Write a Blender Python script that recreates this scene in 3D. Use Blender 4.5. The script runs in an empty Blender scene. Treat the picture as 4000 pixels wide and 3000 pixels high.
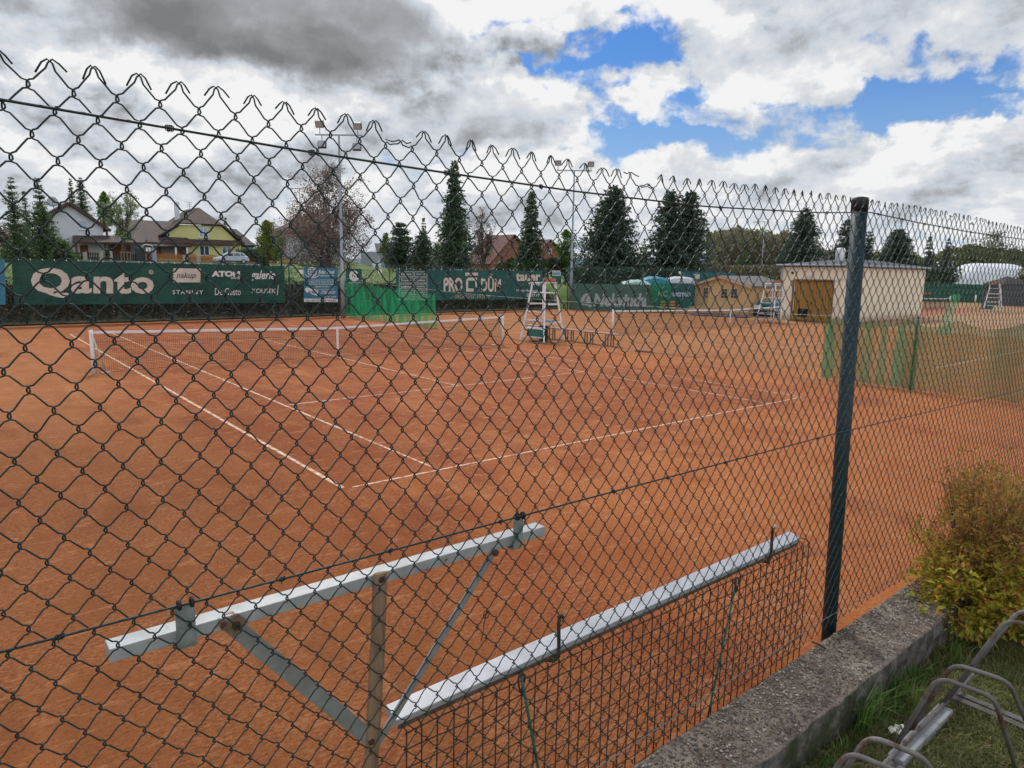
import bpy, bmesh, math, random
from math import sin, cos, pi, radians
from mathutils import Vector, Matrix
scene = bpy.context.scene
COL = scene.collection
# ------------------------------------------------------------------ camera
FPX = 2685.0                      # focal length in pixels of a 4000 px wide frame
CAM = Vector((-3.555, -7.529, 2.657))
YAW, PITCH, ROLL = 0.6868, -0.1626, 0.0153
fw = Vector((sin(YAW)*cos(PITCH), cos(YAW)*cos(PITCH), sin(PITCH)))
rt0 = Vector((cos(YAW), -sin(YAW), 0)); up0 = rt0.cross(fw)
rt = cos(ROLL)*rt0 + sin(ROLL)*up0
up = -sin(ROLL)*rt0 + cos(ROLL)*up0
cd = bpy.data.cameras.new('camera'); cam = bpy.data.objects.new('camera', cd); COL.objects.link(cam)
m = Matrix((rt, up, -fw)).transposed().to_4x4(); m.translation = CAM
cam.matrix_world = m
cd.sensor_width = 36; cd.lens = FPX/4000*36; cd.clip_start = 0.05; cd.clip_end = 9000
scene.camera = cam
scene.view_settings.view_transform = 'Standard'; scene.view_settings.look = 'None'; scene.view_settings.exposure = 0

def ray(u, v): return fw + rt*((u-2000)/FPX) - up*((v-1500)/FPX)
def atY(u, v, Y):                 # surveyed point on the plane y = Y
    d = ray(u, v); return CAM + d*((Y-CAM.y)/d.y)
def atX(u, v, X):
    d = ray(u, v); return CAM + d*((X-CAM.x)/d.x)
def atZ(u, v, Z):
    d = ray(u, v); return CAM + d*((Z-CAM.z)/d.z)
def far(u, v, dist): return CAM + ray(u, v)*dist

# ------------------------------------------------------------------ world
class NT:
    def __init__(s, t): s.t = t; s.n = t.nodes; s.l = t.links
    def new(s, typ, **kw):
        n = s.n.new(typ)
        for k, v in kw.items(): setattr(n, k, v)
        return n
    def put(s, sock, v):
        if v is None: return
        if isinstance(v, bpy.types.NodeSocket): s.l.new(v, sock)
        else: sock.default_value = v
    def m(s, op, a, b=None, c=None, clamp=False):
        n = s.new('ShaderNodeMath', operation=op, use_clamp=clamp)
        for i, v in enumerate((a, b, c)):
            if v is not None: s.put(n.inputs[i], v)
        return n.outputs[0]
    def vm(s, op, a, b=None, out=0):
        n = s.new('ShaderNodeVectorMath', operation=op)
        s.put(n.inputs[0], a)
        if b is not None:
            if op == 'SCALE': s.put(n.inputs['Scale'], b)
            else: s.put(n.inputs[1], b)
        return n.outputs['Value'] if op in ('DOT_PRODUCT', 'LENGTH') else n.outputs[0]
    def noise(s, vec, scale, detail=6, rough=.55, dist=0, lac=2.0, typ='FBM', col=False):
        n = s.new('ShaderNodeTexNoise')
        if vec is not None: s.put(n.inputs['Vector'], vec)
        n.inputs['Scale'].default_value = scale; n.inputs['Detail'].default_value = detail
        n.inputs['Roughness'].default_value = rough; n.inputs['Distortion'].default_value = dist
        n.inputs['Lacunarity'].default_value = lac
        return n.outputs['Color' if col else 'Fac']
    def voro(s, vec, scale, feature='F1', out='Distance', rnd=1.0):
        n = s.new('ShaderNodeTexVoronoi', feature=feature)
        if vec is not None: s.put(n.inputs['Vector'], vec)
        n.inputs['Scale'].default_value = scale; n.inputs['Randomness'].default_value = rnd
        return n.outputs[out]
    def ss(s, x, a, b, to0=0.0, to1=1.0):
        n = s.new('ShaderNodeMapRange', interpolation_type='SMOOTHSTEP')
        s.put(n.inputs[0], x); s.put(n.inputs[1], a); s.put(n.inputs[2], b); s.put(n.inputs[3], to0); s.put(n.inputs[4], to1)
        return n.outputs[0]
    def lin(s, x, a, b, to0=0.0, to1=1.0):
        n = s.new('ShaderNodeMapRange'); s.put(n.inputs[0], x)
        for i, v in zip((1, 2, 3, 4), (a, b, to0, to1)): s.put(n.inputs[i], v)
        return n.outputs[0]
    def mix(s, f, a, b, blend='MIX'):
        n = s.new('ShaderNodeMix', data_type='RGBA', blend_type=blend)
        s.put(n.inputs[0], f)
        for i, v in ((6, a), (7, b)):
            if isinstance(v, tuple) and len(v) == 3: v = v+(1,)
            s.put(n.inputs[i], v)
        return n.outputs[2]

SUN_EL, SUN_AZ = radians(52), YAW - radians(14)     # azimuth clockwise from +Y
w = bpy.data.worlds.new('World'); scene.world = w; w.use_nodes = True
T = NT(w.node_tree); T.n.clear()
tc = T.new('ShaderNodeTexCoord'); D = T.vm('NORMALIZE', tc.outputs['Generated'])
sky = T.new('ShaderNodeTexSky', sky_type='NISHITA', sun_disc=False)
sky.sun_elevation = SUN_EL; sky.sun_rotation = SUN_AZ; sky.altitude = 300; sky.air_density = 1.6; sky.dust_density = 0.6; sky.ozone_density = 3.0
sx = T.new('ShaderNodeSeparateXYZ'); T.put(sx.inputs[0], D); dz = sx.outputs[2]
# cloud field: fractal noise over the dome, flattened towards the horizon, with a few weather masses at fixed headings
wv = T.vm('SUBTRACT', T.noise(D, 6.0, 6, .6, col=True), (.5, .5, .5))
Dw = T.vm('ADD', D, T.vm('SCALE', wv, .16))
def dome(d):
    s_ = T.new('ShaderNodeSeparateXYZ'); T.put(s_.inputs[0], d)
    den = T.m('ADD', T.m('MAXIMUM', s_.outputs[2], 0.0), 0.42)
    c_ = T.new('ShaderNodeCombineXYZ')
    T.put(c_.inputs[0], T.m('DIVIDE', s_.outputs[0], den)); T.put(c_.inputs[1], T.m('DIVIDE', s_.outputs[1], den))
    T.put(c_.inputs[2], T.m('MULTIPLY', T.m('DIVIDE', s_.outputs[2], den), 1.5))
    return c_.outputs[0]
P = dome(D)
def puff(d):
    p = T.vm('ADD', dome(d), T.vm('SCALE', wv, .10))
    v = T.new('ShaderNodeTexVoronoi', feature='F1', normalize=True); T.put(v.inputs['Vector'], p)
    v.inputs['Scale'].default_value = 6.5; v.inputs['Detail'].default_value = 5; v.inputs['Roughness'].default_value = .55; v.inputs['Lacunarity'].default_value = 2.1
    f = T.noise(p, 2.6, 9, .56, .1)
    q = T.m('SUBTRACT', .72, v.outputs['Distance'])
    return T.m('ADD', T.m('MULTIPLY', T.m('SUBTRACT', f, .5), 2.6), T.m('MULTIPLY', T.m('SUBTRACT', q, .42), 2.4))
def mass(lst, e0=1.7, e1=.25):
    tot = None
    for (u, v, ru, rv, wgt, tilt) in lst:
        c = ray(u, v).normalized(); a = rt0.copy(); b = a.cross(-c).normalized() if False else c.cross(-rt0).normalized()
        a = b.cross(c).normalized() if b.cross(c).dot(rt0) > 0 else -b.cross(c).normalized()
        if b.z < 0: b = -b
        t = radians(tilt); a2 = a*cos(t)+b*sin(t); b2 = -a*sin(t)+b*cos(t)
        sc = c.dot(fw)
        xa = T.vm('DOT_PRODUCT', Dw, tuple(a2*(FPX*sc/ru))); ya = T.vm('DOT_PRODUCT', Dw, tuple(b2*(FPX*sc/rv)))
        r2 = T.m('ADD', T.m('MULTIPLY', xa, xa), T.m('MULTIPLY', ya, ya))
        fr = T.m('GREATER_THAN', T.vm('DOT_PRODUCT', Dw, tuple(c)), 0.0)
        g = T.m('MULTIPLY', T.m('MULTIPLY', T.ss(r2, e0, e1), wgt), fr)
        tot = g if tot is None else T.m('ADD', tot, g)
    return tot
F0 = puff(D)
F1 = puff(T.vm('NORMALIZE', T.vm('ADD', D, (-.006, .0, .045))))
n1 = T.noise(P, 1.7, 3, .5, .2)
n2 = T.noise(T.vm('ADD', D, T.vm('SCALE', wv, .03)), 13.0, 8, .6, .2)
cover = mass([(2220, 260, 440, 150, -.72, -6), (2430, 170, 150, 170, -.40, 0), (3060, 410, 430, 120, -.72, 12), (2370, 530, 190, 75, -.6, 0), (3880, 250, 220, 130, -.62, 25), (2700, 420, 300, 120, -.3, 0),
              (3550, 330, 240, 80, -.55, 15), (1400, 370, 150, 55, -.6, 0), (830, 330, 120, 55, -.6, 0), (2850, 560, 300, 50, -.45, 0), (3850, 420, 170, 40, -.5, 0), (2050, 160, 260, 60, -.25, 0), (1650, 590, 200, 40, -.6, 0), (800, 350, 240, 70, -.55, 0), (2600, 120, 200, 110, -.5, 0), (420, 560, 160, 40, -.45, 0), (2310, 300, 130, 55, .75, 0), (2110, 170, 170, 50, .85, 0), (2560, 350, 140, 60, .8, 0), (2000, 330, 130, 45, .6, 0), (3300, 330, 150, 45, .55, 10), (2880, 450, 120, 45, .5, 0), (2420, 430, 230, 55, .9, 0), (2380, 120, 90, 40, .6, 0), (3650, 230, 130, 50, .5, 20),
              (1000, 130, 760, 330, 1.2, 0), (3250, 90, 700, 200, 1.0, 0), (1880, 410, 340, 180, .75, 0), (3350, 640, 560, 150, .4, 0), (400, 480, 600, 300, .6, 0)])
low = T.ss(dz, .36, .02)
d1 = T.m('ADD', T.m('ADD', T.m('ADD', F0, T.m('MULTIPLY', T.m('SUBTRACT', n1, .5), .5)), T.m('MULTIPLY', T.m('SUBTRACT', n2, .47), 2.3)), T.m('ADD', T.m('ADD', cover, .02), T.m('MULTIPLY', low, .62)))
alpha = T.m('MULTIPLY', T.ss(d1, -.34, .34), T.ss(d1, -.9, .1, .55, 1.0))
dark = mass([(1080, 60, 460, 210, .60, -3), (1200, 240, 360, 80, .16, -6), (120, 0, 380, 100, .26, 0), (3230, 60, 720, 190, .26, 4), (1900, 480, 330, 95, .36, 0), (2400, 40, 420, 90, -.30, 0), (450, 420, 500, 130, -.16, 0),
             (3180, 500, 150, 50, .34, 0), (450, 900, 900, 60, .12, 0), (120, 540, 260, 130, .20, 0), (2900, 640, 260, 70, .18, 0), (3700, 700, 500, 60, .18, 0), (1350, 560, 300, 60, .15, 0)], 1.45, .35)
thick = T.ss(d1, .35, 1.7)
rl = T.m('SUBTRACT', F1, F0)
sh = T.m('ADD', T.m('ADD', T.m('MULTIPLY', dark, .9), T.ss(dz, .38, .12, 0, -.05)), T.m('MULTIPLY', thick, .16))
n2u = T.noise(T.vm('ADD', T.vm('ADD', D, (-.002, .0, .016)), T.vm('SCALE', wv, .03)), 13.0, 8, .6, .2)
calm = T.m('SUBTRACT', 1.0, T.m('MULTIPLY', dark, 1.15), clamp=True)
calm = T.m('MAXIMUM', calm, .25)
sh = T.m('ADD', sh, T.m('MULTIPLY', T.m('MULTIPLY', T.m('SUBTRACT', n2u, n2), 1.5), calm))
sh = T.m('ADD', T.m('ADD', sh, .10), T.m('MULTIPLY', T.m('MULTIPLY', rl, .85), calm))
sh = T.m('ADD', sh, T.m('MULTIPLY', T.m('SUBTRACT', n1, .47), .35))
ramp = T.new('ShaderNodeValToRGB'); cr = ramp.color_ramp
cr.elements[0].position = 0.0; cr.elements[0].color = (.90, .90, .90, 1)
cr.elements[1].position = 1.0; cr.elements[1].color = (.20, .208, .212, 1)
for p_, c_ in ((.16, (.74, .76, .785, 1)), (.40, (.60, .645, .705, 1)), (.70, (.37, .385, .405, 1))):
    e = cr.elements.new(p_); e.color = c_
T.put(ramp.inputs[0], sh)
haze = T.ss(dz, .16, -.02)
ccol = T.mix(T.m('MULTIPLY', haze, .35), ramp.outputs[0], (.70, .76, .83))
bgs = T.new('ShaderNodeBackground'); T.put(bgs.inputs[0], T.mix(T.ss(dz, .3, .0, 0, .9), T.mix(1.0, sky.outputs[0], (.30, .56, 1.02), 'MULTIPLY'), (4.6, 6.6, 9.2))); bgs.inputs[1].default_value = 0.09
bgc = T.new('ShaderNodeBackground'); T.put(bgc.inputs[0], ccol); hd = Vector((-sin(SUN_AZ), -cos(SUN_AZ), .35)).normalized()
T.put(bgc.inputs[1], T.ss(T.vm('DOT_PRODUCT', D, tuple(hd)), .0, .9, 1.0, 1.9))   # clouds opposite the sun are front-lit, boosted to add fill on camera-facing sides
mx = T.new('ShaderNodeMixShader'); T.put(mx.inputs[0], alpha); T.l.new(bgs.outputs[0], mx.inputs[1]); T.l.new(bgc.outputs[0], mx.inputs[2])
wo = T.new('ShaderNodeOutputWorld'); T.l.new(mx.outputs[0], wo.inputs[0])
w.cycles.sampling_method = 'MANUAL'; w.cycles.sample_map_resolution = 512
sl = bpy.data.lights.new('sun', 'SUN'); sl.energy = 2.6; sl.angle = radians(11); sl.color = (1, .95, .87)
so = bpy.data.objects.new('sun', sl); COL.objects.link(so)
sd = Vector((sin(SUN_AZ)*cos(SUN_EL), cos(SUN_AZ)*cos(SUN_EL), sin(SUN_EL)))
so.rotation_euler = (-sd).to_track_quat('-Z', 'Y').to_euler(); so.location = (0, 0, 40)
# ------------------------------------------------------------------ helpers
R = random.Random(7)
def wloc(o):
    p = Vector((0, 0, 0))
    while o is not None: p += o.location; o = o.parent
    return p
def tag(o, label=None, cat=None, group=None, kind=None):
    if label: o['label'] = label
    if cat: o['category'] = cat
    if group: o['group'] = group
    if kind: o['kind'] = kind
    return o
def thing(name, loc, label, cat, group=None):
    o = bpy.data.objects.new(name, None); COL.objects.link(o); o.location = loc; o.empty_display_size = .1
    return tag(o, label, cat, group)
class MB:
    def __init__(s): s.v = []; s.f = []
    def add(s, vs, fs):
        b = len(s.v); s.v += [tuple(v) for v in vs]; s.f += [tuple(i+b for i in f) for f in fs]; return s
    def box(s, c, size, rz=0, ax=None):
        c = Vector(c); h = Vector(size)/2
        if ax is None: ax = (Vector((cos(rz), sin(rz), 0)), Vector((-sin(rz), cos(rz), 0)), Vector((0, 0, 1)))
        vs = [c+ax[0]*(h.x*i)+ax[1]*(h.y*j)+ax[2]*(h.z*k) for k in (-1, 1) for i, j in ((-1, -1), (1, -1), (1, 1), (-1, 1))]
        return s.add(vs, [(3, 2, 1, 0), (4, 5, 6, 7), (0, 1, 5, 4), (1, 2, 6, 5), (2, 3, 7, 6), (3, 0, 4, 7)])
    def bb(s, a, b): return s.box((Vector(a)+Vector(b))/2, [abs(b[i]-a[i]) for i in range(3)])
    def bar(s, p0, p1, w, h, upv=(0, 0, 1)):
        p0 = Vector(p0); p1 = Vector(p1); d = (p1-p0); L = d.length; d.normalize()
        u_ = Vector(upv); x = d.cross(u_)
        if x.length < 1e-4: x = d.cross(Vector((1, 0, 0)))
        x.normalize(); y = x.cross(d)
        return s.box((p0+p1)/2, (L, w, h), ax=(d, x, y))
    def tube(s, pts, r, n=6, cap=True):
        pts = [Vector(p) for p in pts]; rs = r if isinstance(r, (list, tuple)) else [r]*len(pts)
        b = len(s.v); x = None
        for i, p in enumerate(pts):
            d = (pts[min(i+1, len(pts)-1)]-pts[max(i-1, 0)])
            if d.length < 1e-9: d = Vector((0, 0, 1))
            d.normalize()
            if x is None:
                x = d.cross(Vector((0, 0, 1)))
                if x.length < .05: x = d.cross(Vector((1, 0, 0)))
            x = (x-d*x.dot(d)); x.normalize(); y = d.cross(x)
            for k in range(n):
                a = 2*pi*k/n; s.v.append(tuple(p+(x*cos(a)+y*sin(a))*rs[i]))
        for i in range(len(pts)-1):
            for k in range(n):
                k2 = (k+1) % n
                s.f.append((b+i*n+k, b+i*n+k2, b+(i+1)*n+k2, b+(i+1)*n+k))
        if cap:
            s.f.append(tuple(b+k for k in reversed(range(n)))); e = b+(len(pts)-1)*n; s.f.append(tuple(e+k for k in range(n)))
        return s
    def quad(s, a, b, c, d): return s.add((a, b, c, d), [(0, 1, 2, 3)])
    def poly(s, pts): return s.add(pts, [tuple(range(len(pts)))])
    def prism(s, pts, ext):             # closed polygon extruded by a vector
        n = len(pts); e = Vector(ext); pts = [Vector(p) for p in pts]
        return s.add(pts+[p+e for p in pts], [tuple(reversed(range(n))), tuple(range(n, 2*n))]+[(i, (i+1) % n, n+(i+1) % n, n+i) for i in range(n)])
    def lathe(s, c, prof, n=16, ax=None):
        c = Vector(c); ax = ax or (Vector((1, 0, 0)), Vector((0, 1, 0)), Vector((0, 0, 1))); b = len(s.v)
        for r, z in prof:
            for k in range(n):
                a = 2*pi*k/n; s.v.append(tuple(c+ax[0]*(r*cos(a))+ax[1]*(r*sin(a))+ax[2]*z))
        for i in range(len(prof)-1):
            for k in range(n):
                k2 = (k+1) % n; s.f.append((b+i*n+k, b+i*n+k2, b+(i+1)*n+k2, b+(i+1)*n+k))
        s.f.append(tuple(b+k for k in reversed(range(n)))); e = b+(len(prof)-1)*n; s.f.append(tuple(e+k for k in range(n)))
        return s
    def build(s, name, mat, parent=None, smooth=False, bevel=0, label=None, kind=None):
        me = bpy.data.meshes.new(name); off = wloc(parent) if parent is not None else Vector((0, 0, 0))
        me.from_pydata([(x-off.x, y-off.y, z-off.z) for x, y, z in s.v], [], s.f); me.update()
        o = bpy.data.objects.new(name, me); COL.objects.link(o)
        if mat: me.materials.append(mat)
        if parent is not None: o.parent = parent
        if smooth:
            me.polygons.foreach_set('use_smooth', [True]*len(me.polygons))
        if bevel:
            bv = o.modifiers.new('bevel', 'BEVEL'); bv.width = bevel; bv.segments = 2; bv.limit_method = 'ANGLE'
        if label: o['label'] = label
        if kind: o['kind'] = kind
        return o

MATS = {}
def mat(name, col, rough=.7, var=None, vs=2.0, vd=5, bump=None, metal=0, spec=.35, var2=None, v2s=20, stretch=None, v2t=(.55, .7)):
    if name in MATS: return MATS[name]
    m = bpy.data.materials.new(name); m.use_nodes = True; t = NT(m.node_tree); t.n.clear(); MATS[name] = m
    out = t.new('ShaderNodeOutputMaterial'); b = t.new('ShaderNodeBsdfPrincipled'); t.l.new(b.outputs[0], out.inputs[0])
    b.inputs['Roughness'].default_value = rough; b.inputs['Metallic'].default_value = metal; b.inputs['Specular IOR Level'].default_value = spec
    pos = t.new('ShaderNodeNewGeometry').outputs['Position']
    if stretch: pos = t.vm('MULTIPLY', pos, stretch)
    c = col+(1,)
    if var: c = t.mix(t.ss(t.noise(pos, vs, vd, .6), .35, .65), col, var)
    if var2: c = t.mix(t.ss(t.noise(pos, v2s, 6, .65), v2t[0], v2t[1]), c, var2)
    t.put(b.inputs['Base Color'], c)
    if bump:
        bn = t.new('ShaderNodeBump'); bn.inputs['Strength'].default_value = bump[1]; bn.inputs['Distance'].default_value = bump[2] if len(bump) > 2 else .01
        t.put(bn.inputs['Height'], t.noise(pos, bump[0], 6, .6)); t.l.new(bn.outputs[0], b.inputs['Normal'])
    return m
def leafmat(name, c1, c2, c3=None, cl=1.2, trans=.3):
    if name in MATS: return MATS[name]
    m = bpy.data.materials.new(name); m.use_nodes = True; t = NT(m.node_tree); t.n.clear(); MATS[name] = m
    g = t.new('ShaderNodeNewGeometry')
    c = t.mix(g.outputs['Random Per Island'], c1, c2)
    if c3: c = t.mix(t.ss(t.m('FRACT', t.m('MULTIPLY', g.outputs['Random Per Island'], 7.31)), .6, .9), c, c3)
    c = t.mix(t.ss(t.noise(g.outputs['Position'], cl, 3, .5), .4, .65), c, t.mix(.34, c, (.0, .0, .0)))
    d = t.new('ShaderNodeBsdfPrincipled'); d.inputs['Roughness'].default_value = .6; d.inputs['Specular IOR Level'].default_value = .2; t.put(d.inputs['Base Color'], c)
    tr = t.new('ShaderNodeBsdfTranslucent'); t.put(tr.inputs[0], c)
    mx_ = t.new('ShaderNodeMixShader'); mx_.inputs[0].default_value = trans; t.l.new(d.outputs[0], mx_.inputs[1]); t.l.new(tr.outputs[0], mx_.inputs[2])
    o = t.new('ShaderNodeOutputMaterial'); t.l.new(mx_.outputs[0], o.inputs[0])
    return m
def netmat(name, col, cover, streak=None):
    # fine knotted netting seen as a half-open cloth
    m = bpy.data.materials.new(name); m.use_nodes = True; t = NT(m.node_tree); t.n.clear(); MATS[name] = m
    d = t.new('ShaderNodeBsdfPrincipled'); d.inputs['Base Color'].default_value = col+(1,); d.inputs['Roughness'].default_value = .7
    tl = t.new('ShaderNodeBsdfTranslucent'); tl.inputs[0].default_value = col+(1,)
    ms = t.new('ShaderNodeMixShader'); ms.inputs[0].default_value = .45; t.l.new(d.outputs[0], ms.inputs[1]); t.l.new(tl.outputs[0], ms.inputs[2])
    tp = t.new('ShaderNodeBsdfTransparent'); mx_ = t.new('ShaderNodeMixShader')
    pos = t.new('ShaderNodeNewGeometry').outputs['Position']
    f = cover
    if streak: f = t.lin(t.noise(t.vm('MULTIPLY', pos, (1, 1, .12)), streak, 4, .6), .3, .7, cover*.45, min(1, cover*1.7))
    t.put(mx_.inputs[0], f); t.l.new(tp.outputs[0], mx_.inputs[1]); t.l.new(ms.outputs[0], mx_.inputs[2])
    o = t.new('ShaderNodeOutputMaterial'); t.l.new(mx_.outputs[0], o.inputs[0])
    return m
def glassmat(name, col, rough=.08):
    m = mat(name, col, rough, spec=.8); return m

# lettering: filled outlines lying on a surface, fitted to a given box
def outline(s, bold=0, shear=0, space=1):
    c = bpy.data.curves.new('lettering', 'FONT'); c.body = s; c.size = 1; c.offset = bold; c.shear = shear; c.space_character = space; c.resolution_u = 3
    o = bpy.data.objects.new('tmp', c); COL.objects.link(o)
    dg = bpy.context.evaluated_depsgraph_get(); me = bpy.data.meshes.new_from_object(o.evaluated_get(dg))
    vs = [(v.co.x, v.co.y) for v in me.vertices]; fs = [tuple(p.vertices) for p in me.polygons]
    bpy.data.objects.remove(o); bpy.data.curves.remove(c); bpy.data.meshes.remove(me)
    return vs, fs
def fit(vs, O, ex, ey):
    xs = [v[0] for v in vs]; ys = [v[1] for v in vs]; x0, x1, y0, y1 = min(xs), max(xs), min(ys), max(ys)
    return [O+ex*((x-x0)/(x1-x0))+ey*((y-y0)/(y1-y0)) for x, y in vs]
def letter(mb, s, O, ex, ey, bold=0, shear=0, space=1):
    vs, fs = outline(s, bold, shear, space); mb.add(fit(vs, Vector(O), Vector(ex), Vector(ey)), fs)

def smooth01(x): x = max(0, min(1, x)); return x*x*(3-2*x)
PROF = [(28.9, 0), (29.4, .08), (30.5, 1.0), (32, 1.72), (34, 2.2), (40, 2.52), (60, 2.7), (86, 2.92), (92, 3.2), (100, 4.0), (120, 4.6), (160, 5.5), (400, 6)]
def ground(x, y):
    z = 0
    for (a, za), (b, zb) in zip(PROF, PROF[1:]):
        if a <= y <= b: z = za+(zb-za)*(y-a)/(b-a)
    if y > 400: z = 6
    line = 31.5+(y-28)*.25          # the bank dies out towards the open ground on this side
    return z*(1-smooth01((x-line)/9))
# ------------------------------------------------------------------ setting: ground sheets
def claymat():
    m = bpy.data.materials.new('clay'); m.use_nodes = True; t = NT(m.node_tree); t.n.clear()
    out = t.new('ShaderNodeOutputMaterial'); b = t.new('ShaderNodeBsdfPrincipled'); t.l.new(b.outputs[0], out.inputs[0])
    pos = t.new('ShaderNodeNewGeometry').outputs['Position']
    big = t.noise(pos, .16, 4, .55, .3); med = t.noise(t.vm('MULTIPLY', pos, (1.0, .45, 1)), .9, 6, .62, .4); drag = t.noise(t.vm('MULTIPLY', pos, (1.6, .22, 1)), 1.6, 5, .6)
    fine = t.noise(pos, 14, 5, .7); grain = t.noise(pos, 95, 4, .75); crumb = t.noise(t.vm('MULTIPLY', pos, (1, 1.6, 1)), 26, 5, .72)
    sp = t.new('ShaderNodeSeparateXYZ'); t.put(sp.inputs[0], t.vm('ADD', pos, t.vm('SCALE', t.vm('SUBTRACT', t.noise(pos, .5, 4, .6, col=True), (.5, .5, .5)), 2.6)))
    c = t.mix(t.ss(big, .38, .62), (.50, .175, .055), (.42, .132, .043))
    c = t.mix(t.ss(med, .44, .66, 0, .8), c, (.29, .080, .030))
    # the worn playing area is redder, the run-back more orange, the left margin drier
    c = t.mix(t.m('MULTIPLY', t.m('MULTIPLY', t.ss(sp.outputs[1], -.9, 1.2), t.ss(sp.outputs[0], -1.4, .4)), t.ss(sp.outputs[0], 13, 10.5, 0, .55)), c, (.235, .058, .024))
    c = t.mix(t.ss(sp.outputs[0], .6, -2.2, 0, .6), c, (.36, .165, .065))
    c = t.mix(t.ss(sp.outputs[0], 12.5, 16, 0, .75), c, t.mix(t.ss(med, .4, .6), (.40, .19, .08), (.31, .16, .065)))
    c = t.mix(t.m('MULTIPLY', t.ss(sp.outputs[1], -.4, -2.2), t.ss(sp.outputs[0], -.6, 2.5, 0, .6)), c, (.53, .185, .058))
    c = t.mix(t.ss(drag, .52, .70, 0, .6), c, (.54, .22, .085))
    scuff = t.noise(t.vm('MULTIPLY', pos, (2.2, 5.5, 1)), 1.5, 8, .72, .6)
    c = t.mix(t.ss(scuff, .54, .64, 0, .85), c, (.62, .29, .14))
    c = t.mix(t.ss(t.noise(pos, .55, 5, .6, .8), .56, .68, 0, .55), c, (.22, .06, .027))
    c = t.mix(t.ss(fine, .55, .75, 0, .4), c, (.54, .22, .095))
    c = t.mix(t.m('MULTIPLY', t.ss(crumb, .50, .62, 0, .85), t.ss(t.noise(pos, 1.1, 3, .6), .35, .6)), c, (.60, .29, .15))
    c = t.mix(t.ss(crumb, .48, .34, 0, .75), c, (.19, .054, .022))
    c = t.mix(t.ss(grain, .3, .65, .42, 0), c, (.24, .072, .03))
    c = t.mix(t.m('MULTIPLY', t.ss(sp.outputs[0], 3.2, -.8), t.ss(sp.outputs[1], 10, 3)), c, t.mix(1.0, c, (.74, .68, .64), 'MULTIPLY'))
    c = t.mix(1.0, c, (.90, .88, .80), 'MULTIPLY')
    t.put(b.inputs['Base Color'], c); b.inputs['Roughness'].default_value = .9; b.inputs['Specular IOR Level'].default_value = .12
    bn = t.new('ShaderNodeBump'); bn.inputs['Strength'].default_value = .7; bn.inputs['Distance'].default_value = .02
    t.put(bn.inputs['Height'], t.m('ADD', t.m('MULTIPLY', grain, .5), t.m('MULTIPLY', crumb, 1.0))); t.l.new(bn.outputs[0], b.inputs['Normal'])
    return m
CLAY = claymat()
def sheet(name, xs, ys, zf, material, kind='structure'):
    mb = MB(); nx, ny = len(xs), len(ys)
    for y in ys:
        for x in xs: mb.v.append((x, y, zf(x, y)))
    for j in range(ny-1):
        for i in range(nx-1): mb.f.append((j*nx+i, j*nx+i+1, (j+1)*nx+i+1, (j+1)*nx+i))
    return mb.build(name, material, smooth=True, kind=kind)
def fr(a, b, n): return [a+(b-a)*i/n for i in range(n+1)]
GRASSY = mat('meadow', (.055, .11, .018), .9, var=(.105, .15, .03), vs=.5, var2=(.16, .15, .06), v2s=1.6, bump=(8, .6, .05))
sheet('court_ground', [-60, -20, 0, 20, 34], [-6.24, 0, 28.9], lambda x, y: 0.0, CLAY)
FIELD = mat('dry_field', (.30, .185, .085), .9, var=(.36, .19, .085), vs=.25, var2=(.20, .16, .06), v2s=.5, bump=(6, .4, .03))
sheet('field_ground', [34, 60, 90, 140, 300], [-6.24, 10, 28.9], lambda x, y: -.004, FIELD)
sheet('terrain', [-900, -300, -120]+fr(-60, 60, 60)+[70, 90, 120, 200, 400, 900, 2500], [28.9, 29.4, 30, 30.5, 31.2, 32, 33, 34, 37]+fr(40, 100, 12)+[120, 160, 250, 400, 900, 2500], lambda x, y: ground(x, y)-.006+(0 if y < 29 else .05*sin(x*1.7+y)*sin(y*.9)), GRASSY)
DSOIL = mat('bank_soil', (.040, .034, .020), .95, var=(.06, .05, .03), vs=2)
sheet('bank_ground', fr(-40, 31, 36), [28.93, 29.4, 30, 30.5, 31.2, 31.9], lambda x, y: ground(x, y)+.06, DSOIL)
LAWN = mat('lawn_soil', (.085, .095, .035), .95, var=(.18, .15, .075), vs=6, var2=(.05, .07, .02), v2s=14, bump=(40, .8, .02))
sheet('lawn_ground', [-60, -10, -3]+fr(-2.5, 1.5, 40)+[5, 20, 80, 400], [-400, -40, -12]+fr(-9, -6.45, 24), lambda x, y: .93+(.012*sin(x*9+y*4)*sin(y*11) if y > -9 else 0), LAWN)
sheet('outer_ground', [300, 900, 2500], [-400, -6, 28.9], lambda x, y: -.02, GRASSY)
sheet('outer_ground', [-2500, -900, -60], [-6.24, 10, 28.9], lambda x, y: -.02, GRASSY)
# road in front of the houses
ASPH = mat('asphalt', (.06, .06, .062), .9, var=(.08, .08, .08), vs=3)
sheet('road', [-200, 0, 30, 60], [85.5, 88, 90.5], lambda x, y: ground(x, y)+.06, ASPH)
# distant hills on the horizon
mb = MB(); n = 120
for i in range(n+1):
    a = radians(-20+130*i/n); r = 3200
    h = 95+40*sin(i*.21)+22*sin(i*.53+1)+10*sin(i*1.3)
    mb.v += [(sin(a)*r, cos(a)*r, -5), (sin(a)*(r+300), cos(a)*(r+300), h*.62)]
for i in range(n): mb.f.append((2*i, 2*i+2, 2*i+3, 2*i+1))
mb.build('hills', mat('hazy_hill', (.09, .14, .20), 1, var=(.12, .17, .22), vs=.004), smooth=True, kind='structure')

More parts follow.
